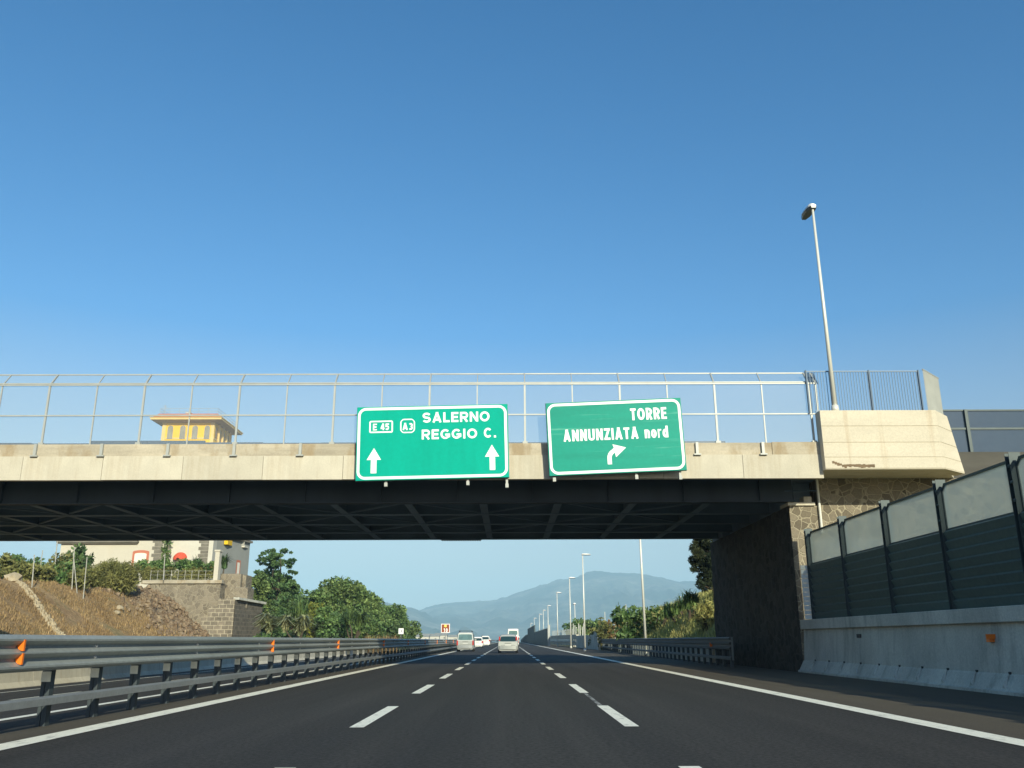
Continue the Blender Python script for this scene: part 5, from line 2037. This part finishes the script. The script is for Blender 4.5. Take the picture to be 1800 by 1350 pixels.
# palms / strap-leaved shrubs
def strap_plant(label, px, pyb, Y, zb, H, seed, n_=160, leaf='leaf_blade', group=None, stems=3, spread=1.2, w=0.16, name='strap_shrub', up=0.25):
    p = pt(px, pyb, Y)
    t = thing(name, label, 'shrub', (p.x, Y, zb), group=group)
    rg_ = random.Random(seed)
    m_ = MB()
    V_, F_, b_ = [], [], 0
    for s_ in range(stems):
        h = H * rg_.uniform(0.35, 0.65)
        q_ = Vector((p.x + rg_.uniform(-1, 1) * spread, Y + rg_.uniform(-1, 1) * spread * 0.6, zb + h))
        limb(m_, rg_, (p.x + rg_.uniform(-.3, .3), Y, zb - 0.1), q_, 0.12, 0.08, 3, 0.1)
        sp = np.array([[q_.x, q_.y, q_.z]] * (n_ // stems)) + np.random.default_rng(seed + s_).normal(size=(n_ // stems, 3)) * 0.12
        v_, f_ = blades(seed + s_, sp, H * 0.55, w, up, 0.9)
        V_.append(v_)
        F_.append(f_ + b_)
        b_ += len(v_)
    m_.build('stem', M['bark'], t)
    leaf_object('leaves', (np.concatenate(V_), np.concatenate(F_)), M[leaf], t)
    return t


GS = 'strap leaved shrubs below the left trees'
strap_plant('pale strap leaved shrub hugging the dark stone pier', 486, 1118, 112, 0.6, 3.9, 201, group=GS, spread=1.9, n_=420, w=0.3)
strap_plant('pale drooping strap leaved shrub second from the stone pier', 526, 1118, 110, 0.5, 3.5, 202, group=GS, spread=1.7, n_=380, w=0.3)
strap_plant('darker palm like shrub with thin bare stems under the dome tree', 622, 1118, 118, 0.6, 4.6, 203, group=GS, leaf='leaf_a', spread=1.3, n_=200, stems=5)
strap_plant('upright palm rising behind the pale strap shrubs', 528, 1090, 112, 0.0, 6.2, 204, group=GS, leaf='leaf_a', stems=2, spread=0.5, n_=150, w=0.14, up=0.5)
# scrub under the trees, one continuous thicket
rg = random.Random(31)
cl = []
for k in range(150):
    t = rg.random()
    px = 455 + 280 * t
    Y = 108 + 85 * t ** 1.6 + rg.uniform(0, 6)
    p = pt(px, 1118, Y)
    cl.append((p.x, Y, -0.4 + rg.uniform(0.2, 1.8), rg.uniform(0.6, 1.2)))
o = leaf_object('undergrowth', leaf_cloud(77, cl, 90, 0.26, 0.5), M['leaf_b'], None, (0, 0, 0))
o['kind'] = 'stuff'
p = pt(672, 1118, 128)
t = thing('dry_bush', 'dry straw coloured bush behind the guardrail, left of the white sign', 'bush', (p.x, 128, -0.8))
m = MB()
m.tube((p.x, 128, -0.85), (p.x, 128, 0.4), 0.06, 0.03)
m.build('stem', M['bark'], t)
leaf_object('foliage', blades(8, [(p.x + rng.uniform(-2.2, 2.2), 128 + rng.uniform(-1, 1), -0.6 + rng.uniform(0, 0.5)) for _ in range(700)], 1.9, 0.07, 0.6), M['straw'], t)
p = pt(739, 1100, 230)
tree('slim dark shrub at the far right of the left trees', p.x, 230, 0.0, 5.2, 0.9, 333, leaf='leaf_b', nclump=10, leafsize=0.4, name='slim_tree', group=GL)

# bank shrubs on the left
def bush(label, px, ytop, ybot, Y, wpx, seed, leaf='leaf_olive', size=0.22, n_=30, zb=None, name='bush', broom=False, group=None, per=110):
    a_, b_ = pt(px, ytop, Y), pt(px, ybot, Y)
    zb = b_.z if zb is None else zb
    t = thing(name, label, 'bush', (a_.x, Y, zb), group=group)
    rg_ = random.Random(seed)
    H = a_.z - zb
    rx = wpx * 0.5 * Y / FPX
    m_ = MB()
    for k_ in range(6):
        limb(m_, rg_, (a_.x + rg_.uniform(-.3, .3), Y + rg_.uniform(-.3, .3), zb - 0.15), (a_.x + rg_.uniform(-.6, .6) * rx, Y + rg_.uniform(-.5, .5) * rx, zb + H * rg_.uniform(0.5, 0.8)), 0.06, 0.02, 3, 0.1)
    m_.build('stems', M['bark'], t)
    cl_ = crown_clumps(rg_, (a_.x, Y, zb + H * 0.5), rx, rx * 0.8, H * 0.5, n_, 0.2 * min(rx, H), 0.42 * min(rx, H))
    if broom:
        leaf_object('foliage', leaf_cloud(seed, cl_, 150, 0.34, 0.1, -0.5), M[leaf], t)
        leaf_object('foliage', leaf_cloud(seed + 1, cl_, 70, 0.2, 0.3), M['leaf_olive'], t)
    else:
        leaf_object('foliage', leaf_cloud(seed, cl_, per, size, 0.45), M[leaf], t)
    return t


GB_ = 'shrubs on the left bank'
bush('big round olive green broom bush in front of the villa', 200, 985, 1046, 104, 94, 401, broom=True, group=GB_, zb=left_z(pt(202, 1046, 104).x, 104) - 0.4, n_=80)
bush('dark leafy tree like shrub against the left wall of the villa', 140, 958, 1018, 112, 64, 402, leaf='leaf_b', size=0.3, n_=34, group=GB_, zb=6.9)
for i, (px, yt, yb, Y, w, lf, lb) in enumerate(((10, 974, 1028, 92, 60, 'leaf_olive', 'leftmost olive shrub at the very edge of the left bank'),
                                                (42, 984, 1026, 90, 56, 'leaf_olive', 'low olive shrub next to the leftmost fence pole'),
                                                (62, 974, 1020, 104, 50, 'leaf_b', 'dark shrub behind the leftmost fence pole'),
                                                (88, 982, 1024, 98, 46, 'leaf_olive', 'olive shrub between the leftmost pole and the villa corner pole'),
                                                (118, 986, 1026, 97, 50, 'leaf_a', 'greener shrub at the foot of the braced pole'),
                                                (158, 994, 1028, 100, 40, 'leaf_olive', 'low shrub between the leaning pole and the broom bush'),
                                                (22, 968, 1010, 118, 60, 'leaf_b', 'dark far shrub behind the leftmost olive shrub'),
                                                (30, 976, 1026, 96, 60, 'leaf_a', 'green shrub between the two leftmost olive shrubs'),
                                                (108, 974, 1022, 106, 60, 'leaf_olive', 'tall olive shrub at the foot of the villa corner pole'),
                                                (76, 992, 1030, 92, 56, 'leaf_olive', 'low olive shrub at the crest right of the leftmost pole'),
                                                (134, 1000, 1030, 94, 50, 'leaf_olive', 'low olive shrub right behind the slanting brace'))):
    bush(lb, px, yt, yb, Y, w, 410 + i, leaf=lf, size=0.24, n_=26, group=GB_, zb=left_z(pt(px, yb, Y).x, Y) - 0.2 if Y < 116 else 6.9)
# garden hedge and climber
hx0, hx1 = pt(236, 1000, RY + 1.6).x, pt(374, 1000, RY + 1.6).x
rg = random.Random(55)
hd_ = thing('garden_hedge', 'clipped green garden hedge behind the railing on the terrace wall', 'hedge', ((hx0 + hx1) / 2, RY + 2, ztop + 0.45))
zh = pt(300, 984, RY + 1.6).z
cl = [(hx0 + (hx1 - hx0) * rg.random(), RY + 1.8 + rg.uniform(-.5, .6), zh - 0.75 + 0.35 * rg.uniform(-1, 0.9), rg.uniform(0.4, 0.75)) for _ in range(52)]
leaf_object('leaves', leaf_cloud(56, cl, 190, 0.2, 0.5), M['leaf_a'], hd_)
cl = [(hx0 + (hx1 - hx0) * (0.12 + 0.88 * rg.random()), RY + 1.6 + rg.uniform(-.3, .3), ztop + 0.6 + rg.uniform(0, 1.5), rg.uniform(0.3, 0.55)) for _ in range(140)]
leaf_object('lower_leaves', leaf_cloud(57, cl, 420, 0.17, 0.4), M['leaf_olive'], hd_)
m = MB()
for k in range(12):
    x = hx0 + (hx1 - hx0) * (k + 0.5) / 12
    m.tube((x, RY + 1.8, ztop + 0.3), (x + 0.1, RY + 1.8, zh - 0.5), 0.05, 0.03, 6)
m.build('stems', M['bark'], hd_)
p = pt(291, 985, VY - 0.3)
cv = thing('climbing_vine', 'narrow green vine climbing the villa wall left of the red awning', 'climber', (p.x, VY - 0.3, 7))
cl = [(p.x + rg.uniform(-.4, .4), VY - 0.35, 8 + 12 * k / 29, rg.uniform(0.35, 0.65)) for k in range(30)]
leaf_object('leaves', leaf_cloud(58, cl, 110, 0.26, 0.5), M['leaf_a'], cv)
m = MB()
m.tube((p.x, VY - 0.2, 6.9), (p.x + 0.1, VY - 0.2, 19), 0.06, 0.03, 6)
m.build('stem', M['bark'], cv)
for px, py, lb in ((345, 998, 'small garden palm behind the hedge right of the red awning'), (394, 1000, 'small garden palm behind the cream gate pillar')):
    strap_plant(lb, px, py, RY + 5, ztop + 0.3, 3.3, int(px), 150, 'leaf_b', 'garden palms', 1, 0.1, 0.15, 'garden_palm', 0.4)

# right bank plants
GR = 'shrubs on the right bank'
def bank_bush(label, px, ytop, Y, w, seed, leaf, size=0.2, n_=26, **kw):
    p_ = pt(px, ytop, Y)
    z_ = right_z(p_.x, Y) - 0.15
    t = bush(label, px, ytop, 1090, Y, w, seed, leaf=leaf, size=size, n_=n_, zb=min(z_, p_.z - 0.8), group=GR, **kw)
    return t


bank_bush('taller green leafy shrub left of the lamp post on the right bank', 1105, 1050, 86, 62, 501, 'leaf_a', 0.24, 34)
bank_bush('green shrub just right of the lamp post on the right bank', 1150, 1064, 84, 50, 502, 'leaf_a', 0.22, 26)
bank_bush('low mixed shrub at the left end of the right bank', 1062, 1084, 106, 44, 503, 'leaf_olive', 0.22, 24)
bank_bush('reddish dry shrub below the tall pale fence post', 1082, 1078, 98, 40, 504, 'rust_bush', 0.2, 22)
bank_bush('olive shrub behind the cream wall end', 1044, 1096, 116, 36, 505, 'leaf_olive', 0.22, 20)
bank_bush('yellowish tall grass clump at the top right of the bank by the abutment', 1238, 1050, 60, 40, 506, 'straw_green', 0.2, 30, broom=True)
for px, py, Y, H, lb in ((1190, 1066, 74, 2.0, 'palm like shrub at the top of the right bank, near the leaning post'),
                         (1215, 1058, 68, 2.2, 'palm like shrub nearest the pine on the right bank'),
                         (1166, 1076, 80, 1.9, 'palm like shrub farthest left on the right bank')):
    p = pt(px, py, Y)
    strap_plant(lb, px, py, Y, right_z(p.x, Y) - 0.1, H, int(px), 170, 'leaf_a', 'palm like shrubs on the right bank', 3, 0.5, 0.1, 'strap_shrub', 0.45)
q = pt(1003, 1096, 165)
tree('dark rounded far tree behind the tall pale pickets', q.x + 0.6, 165, 0.0, 4.6, 1.9, 508, leaf='leaf_b', nclump=44, leafsize=0.4, name='bushy_tree')
tree('far bushy tree right of the dark rounded one, over the block wall', pt(1033, 1096, 165).x, 165, 0.0, 4.6, 3.4, 509, leaf='leaf_a', nclump=40, leafsize=0.4, name='bushy_tree')
# pine beside the abutment
px_, PYY = 1252, 66
p = pt(px_, 1000, PYY)
pine = thing('pine_tree', 'dark pine tree half hidden by the right abutment under the overpass', 'tree', (p.x + 0.3, PYY, 4.6))
m = MB()
rg = random.Random(61)
limb(m, rg, (p.x + 0.9, PYY, 4.2), (p.x + 0.5, PYY, 11.5), 0.2, 0.06, 5, 0.05)
cl = []
for (cx, cy, r) in ((1230, 955, 0.55), (1245, 950, 0.7), (1222, 975, 0.45), (1216, 985, 0.35), (1234, 978, 0.55), (1248, 985, 0.6), (1228, 995, 0.4), (1240, 1004, 0.5), (1232, 1016, 0.4),
                    (1246, 1022, 0.5), (1238, 1032, 0.35), (1252, 1010, 0.55), (1256, 965, 0.7), (1240, 935, 0.7), (1252, 920, 0.7), (1226, 938, 0.5), (1217, 1000, 0.25), (1225, 1028, 0.35), (1234, 965, 0.6), (1228, 985, 0.5), (1240, 992, 0.6), (1244, 1012, 0.5), (1220, 962, 0.4), (1262, 990, 0.7)):
    c = pt(cx + 3, cy, PYY)
    cl.append((c.x, PYY + rg.uniform(-1.0, 1.0), c.z, r))
    limb(m, rg, (p.x + 0.7, PYY, c.z - 0.5), (c.x, cl[-1][1], c.z), 0.05, 0.02, 2, 0.1)
m.build('trunk', M['bark'], pine)
leaf_object('crown', leaf_cloud(62, cl, 1700, 0.16, 0.22), M['leaf_pine'], pine)

# grass on the banks
rgn = np.random.default_rng(91)
n = 30000
gxx = -37.6 - 9.4 * rgn.random(n)
gyy = 46 + 71 * rgn.random(n)
keep = np.array([fbm(a * 0.25, b * 0.22, 2.0) > -0.25 for a, b in zip(gxx, gyy)])
gxx, gyy = gxx[keep], gyy[keep]
sp = np.array([(a, b, left_z(a, b) - 0.03) for a, b in zip(gxx, gyy)])
o = leaf_object('dry_grass', blades(92, sp, 0.34, 0.05, 0.45, 0.5), M['straw'], None, (0, 0, 0))
o['kind'] = 'stuff'
n = 26000
gxx = 11.3 + 9.0 * rgn.random(n) ** 1.2
gyy = 47.5 + 78 * rgn.random(n)
sp = np.array([(a, b, right_z(a, b) - 0.03) for a, b in zip(gxx, gyy)])
o = leaf_object('bank_grass', blades(93, sp, 0.5, 0.05, 0.5, 0.5), M['straw_green'], None, (0, 0, 0))
o['kind'] = 'stuff'


# pale houses far away on the plain, left of the road
for i, (px, Y, w, h, lb) in enumerate(((742, 620, 9, 5, 'pale far house at the end of the trees, leftmost on the plain'), (758, 700, 12, 6, 'second far house on the plain, left of the brown sign'),
                                       (775, 760, 10, 8, 'taller pale far house right under the brown sign'), (793, 820, 13, 6, 'far house on the plain just left of the silver minivan'))):
    p = pt(px, 1120, Y)
    gz = ground_z(p.x, Y)
    h = h * 0.5 + 1.0 - gz
    t = thing('house', lb, 'house', (p.x, Y, gz), group='far houses on the plain')
    m = MB()
    m.box(p.x - w / 2, p.x + w / 2, Y, Y + 9, gz, gz + h)
    m.build('wall', M['plaster_white'], t)
    m = MB()
    m.add([(p.x - w / 2 - .4, Y - .4, gz + h), (p.x + w / 2 + .4, Y - .4, gz + h), (p.x + w / 2 + .4, Y + 9.4, gz + h), (p.x - w / 2 - .4, Y + 9.4, gz + h), (p.x - w / 2 - .4, Y + 4.5, gz + h + 2), (p.x + w / 2 + .4, Y + 4.5, gz + h + 2)],
          [(0, 1, 5, 4), (2, 3, 4, 5), (0, 4, 3), (1, 2, 5), (0, 3, 2, 1)])
    m.build('roof', M['plaster_grey'], t)
    for j in (-0.28, 0.28):
        m = MB()
        m.box(p.x + j * w - 0.6, p.x + j * w + 0.6, Y - 0.04, Y - 0.002, gz + h - 2.6, gz + h - 1.2)
        m.build('window', M['pane'], t)


# ================================================================== VEHICLES
def vehicle(name, label, cat, X, Y, zb, Wd_, H, L_, paint, glass, kind):
    """rear end at Y, driving away (+Y)"""
    t = thing(name, label, cat, (X, Y, zb))
    hw = Wd_ / 2
    if kind == 'estate':
        belt, rw, slope, hood = 0.60 * H, 0.80, 0.38, True
    elif kind == 'minivan':
        belt, rw, slope, hood = 0.56 * H, 0.88, 0.14, True
    elif kind == 'suv':
        belt, rw, slope, hood = 0.62 * H, 0.82, 0.34, True
    else:
        belt, rw, slope, hood = 0.52 * H, 0.92, 0.08, False
    z0 = 0.2 if kind != 'van' else 0.3

    def ring(yl, yr, bw, zr, zbelt, wscale=1.0, z_lo=z0):
        w_ = hw * wscale
        return [(w_ * 0.86, yl, z_lo), (w_ * 0.97, yl - 0.0, z_lo + 0.16), (w_, yl, z_lo + 0.42), (w_ * 0.985, yl + (yr - yl) * 0.05, zbelt),
                (w_ * bw, yl + (yr - yl) * 0.9, zr - 0.09), (w_ * (bw - 0.12), yr, zr), (0.0, yr, zr + 0.015)]
    rings = [ring(0.05, 0.05 + slope, rw - 0.02, H - 0.05, belt, 0.94), ring(0.2, 0.25 + slope, rw, H, belt, 1.0), ring(L_ * 0.45, L_ * 0.45, rw, H, belt, 1.0),
             ring(L_ * 0.62, L_ * 0.6, rw - 0.02, H - 0.04, belt, 1.0)]
    if hood:
        rings += [ring(L_ * 0.78, L_ * 0.74, 0.86, belt + 0.06, belt, 1.0), ring(L_ * 0.95, L_ * 0.95, 0.85, belt - 0.12, belt - 0.15, 0.96), ring(L_, L_, 0.8, belt - 0.3, belt - 0.33, 0.85)]
    else:
        rings += [ring(L_ * 0.85, L_ * 0.76, rw - 0.04, H - 0.1, belt, 1.0), ring(L_ * 0.96, L_ * 0.9, 0.85, belt + 0.1, belt - 0.1, 0.97), ring(L_, L_, 0.8, belt - 0.25, belt - 0.3, 0.9)]
    m_ = MB()
    full = [[(-x_, y_, z_) for x_, y_, z_ in r_] + [(x_, y_, z_) for x_, y_, z_ in r_[-2::-1]] for r_ in rings]
    full = [[(X + x_, Y + y_, zb + z_) for x_, y_, z_ in r_] for r_ in full]
    m_.grid(full)
    n_ = len(full[0])
    for r_ in (full[0], full[-1]):
        m_.add(r_, [(i, i + 1, n_ - 2 - i, n_ - 1 - i) for i in range(n_ // 2)])
    bottom = [[r_[0], r_[-1]] for r_ in full]
    m_.grid(bottom)
    m_.build('body', M[paint], t, bevel=0.025)
    R = ring(0.05, 0.05 + slope, rw - 0.02, H - 0.05, belt, 0.94)
    # rear window, leaning with the tailgate
    a0, a1 = R[3], R[4]

    def at(u, s_, off=0.012):
        x_ = a0[0] + (a1[0] - a0[0]) * u
        y_ = a0[1] + (a1[1] - a0[1]) * u
        z_ = a0[2] + (a1[2] - a0[2]) * u
        return (X + x_ * s_, Y + y_ - off, zb + z_)
    m_ = MB()
    u0, u1, sw = (0.08, 0.9, 0.9) if kind != 'van' else (0.32, 0.86, 0.84)
    lo, hi = [], []
    for k_ in range(7):
        s_ = -1 + 2 * k_ / 6
        e = 0.05 if abs(s_) == 1 else 0.0
        lo.append(at(u0 + e, s_ * sw))
        hi.append(at(u1 - e, s_ * sw))
    m_.grid([lo, hi])
    m_.build('rear_window', M[glass], t)
    # side windows
    for sd in (-1, 1):
        m_ = MB()
        for f0, f1 in ((0.09, 0.3), (0.32, 0.56)):
            q_ = []
            for (ff, uu) in ((f0, 0.12), (f1, 0.12), (f1 - 0.015, 0.88), (f0 + 0.02, 0.88)):
                yy_ = slope + L_ * ff
                x_ = hw * (0.985 + (rw - 0.985) * uu) + 0.012
                q_.append((X + sd * x_, Y + yy_, zb + belt + (H - 0.09 - belt) * uu))
            m_.quad(*q_)
        m_.build('side_window', M['car_glass'], t)
    # bumper
    m_ = MB()
    bpz = z0 + 0.12
    P_ = [(-hw * 0.95, 0.12), (-hw * 0.8, -0.02), (-hw * 0.4, -0.06), (0, -0.07), (hw * 0.4, -0.06), (hw * 0.8, -0.02), (hw * 0.95, 0.12)]
    n_ = len(P_)
    m_.add([(X + a, Y + b, zb + bpz) for a, b in P_] + [(X + a, Y + b, zb + bpz + 0.3) for a, b in P_] + [(X + a, Y + 0.1, zb + bpz) for a, b in P_] + [(X + a, Y + 0.1, zb + bpz + 0.3) for a, b in P_],
           [(i, i + 1, n_ + i + 1, n_ + i) for i in range(n_ - 1)] + [(n_ + i, n_ + i + 1, 3 * n_ + i + 1, 3 * n_ + i) for i in range(n_ - 1)] + [(i + 1, i, 2 * n_ + i, 2 * n_ + i + 1) for i in range(n_ - 1)])
    m_.build('bumper', M[paint] if kind != 'minivan' else M['galv'], t, bevel=0.02)
    # tailgate trim
    m_ = MB()
    zt_ = zb + belt - 0.14
    m_.box(X - 0.27, X + 0.27, Y + 0.025, Y + 0.05, zt_ - 0.2, zt_ - 0.08)
    m_.build('number_plate', M['plate'], t)
    m_ = MB()
    m_.box(X - hw * 0.72, X + hw * 0.72, Y + 0.035, Y + 0.055, zb + z0 + 0.46, zb + z0 + 0.475)
    m_.box(X - 0.3, X + 0.3, Y + 0.03, Y + 0.055, zt_ + 0.0, zt_ + 0.03)
    m_.build('tailgate_seam', M['black_plastic'], t)
    for sd in (-1, 1):
        m_ = MB()
        if kind in ('minivan', 'van'):
            z_a, z_b, xw = zb + z0 + 0.42, zb + belt + 0.02, 0.15
        elif kind == 'estate':
            z_a, z_b, xw = zb + belt + 0.02, zb + H - 0.2, 0.13
        else:
            z_a, z_b, xw = zb + belt - 0.3, zb + belt, 0.24
        xo = hw * 0.9 if kind != 'estate' else hw * 0.83
        m_.box(X + sd * xo - xw / 2, X + sd * xo + xw / 2, Y + 0.0 + (slope * 0.35 if kind == 'estate' else 0.0), Y + 0.14 + (slope * 0.5 if kind == 'estate' else 0.0), z_a, z_b)
        m_.build('tail_light', M['tail_red'], t, bevel=0.02)
        m_ = MB()
        m_.box(X + sd * (hw + 0.03) - 0.0 if sd < 0 else X + hw - 0.01, X + sd * hw + 0.01 if sd < 0 else X + hw + 0.17, Y + L_ * 0.66, Y + L_ * 0.66 + 0.1, zb + belt + 0.0, zb + belt + 0.17)
        if sd < 0:
            m_ = MB()
            m_.box(X - hw - 0.17, X - hw + 0.01, Y + L_ * 0.66, Y + L_ * 0.66 + 0.1, zb + belt, zb + belt + 0.17)
        m_.build('wing_mirror', M[paint], t, bevel=0.02)
        for yy_ in (0.75, L_ * 0.8):
            m_ = MB()
            xc = X + sd * (hw - 0.13)
            m_.tube((xc - 0.11, Y + yy_, zb + 0.32), (xc + 0.11, Y + yy_, zb + 0.32), 0.32, n=20)
            wh = m_.build('wheel', M['tyre'], t, bevel=0.03)
            m_ = MB()
            m_.tube((X + sd * (hw - 0.03), Y + yy_, zb + 0.32), (X + sd * (hw - 0.005), Y + yy_, zb + 0.32), 0.2, n=16)
            m_.build('rim', M['rim'], wh)
    m_ = MB()
    m_.box(X - hw * 0.82, X + hw * 0.82, Y + 0.25, Y + L_ * 0.9, zb + 0.16, zb + z0 + 0.05)
    m_.tube((X + hw * 0.5, Y + 0.05, zb + 0.22), (X + hw * 0.5, Y + 0.5, zb + 0.22), 0.035)
    m_.build('underbody', M['black_plastic'], t)
    if kind in ('minivan', 'suv'):
        m_ = MB()
        for sd in (-1, 1):
            m_.beam((X + sd * hw * 0.72, Y + 0.35 + slope, zb + H + 0.1), (X + sd * hw * 0.72, Y + L_ * 0.55, zb + H + 0.1), 0.05, 0.05)
            for ff in (0.5, 1.4, 2.2):
                m_.box(X + sd * hw * 0.72 - 0.02, X + sd * hw * 0.72 + 0.02, Y + slope + ff - 0.05, Y + slope + ff + 0.05, zb + H - 0.04, zb + H + 0.09)
        if kind == 'minivan':
            for ff in (0.8, 1.9):
                m_.beam((X - hw * 0.74, Y + slope + ff, zb + H + 0.13), (X + hw * 0.74, Y + slope + ff, zb + H + 0.13), 0.08, 0.05)
        m_.build('roof_rack', M['black_plastic'], t)
    return t


def on_road(px, py):
    """where a pixel meets the road"""
    d = CAM_M @ Vector(((px - 900.0) / FPX, -(py - 675.0) / FPX, -1.0))
    k_ = -CAM_H / d.z
    return d.x * k_, d.y * k_


x, y = on_road(817.5, 1145.3)
vehicle('silver_minivan', 'silver boxy minivan with a roof rack driving in the left lane', 'minivan', x, y, 0.012, 1.84, 1.95, 4.1, 'car_silver', 'car_pale_glass', 'minivan')
x, y = on_road(893, 1148.2)
vehicle('silver_estate_car', 'silver hatchback car with tall red tail lights driving in the middle lane', 'car', x, y, 0.012, 1.86, 1.64, 4.4, 'car_silver', 'car_glass', 'estate')
p = pt(839, 1137, 142)
vehicle('white_car', 'white car partly hidden behind the silver minivan', 'car', p.x, 142, 0.012, 1.75, 1.62, 4.2, 'car_white', 'car_glass', 'suv')
p = pt(853, 1131, 182)
vehicle('white_suv', 'white off-roader farthest ahead in the left lane', 'car', p.x, 182, 0.012, 1.85, 1.95, 4.5, 'car_white', 'car_glass', 'suv')
p = pt(902, 1131, 152)
vehicle('white_van', 'tall white van ahead of the silver hatchback in the middle lane', 'van', p.x, 152, 0.012, 1.95, 2.95, 5.2, 'car_white', 'car_pale_glass', 'van')
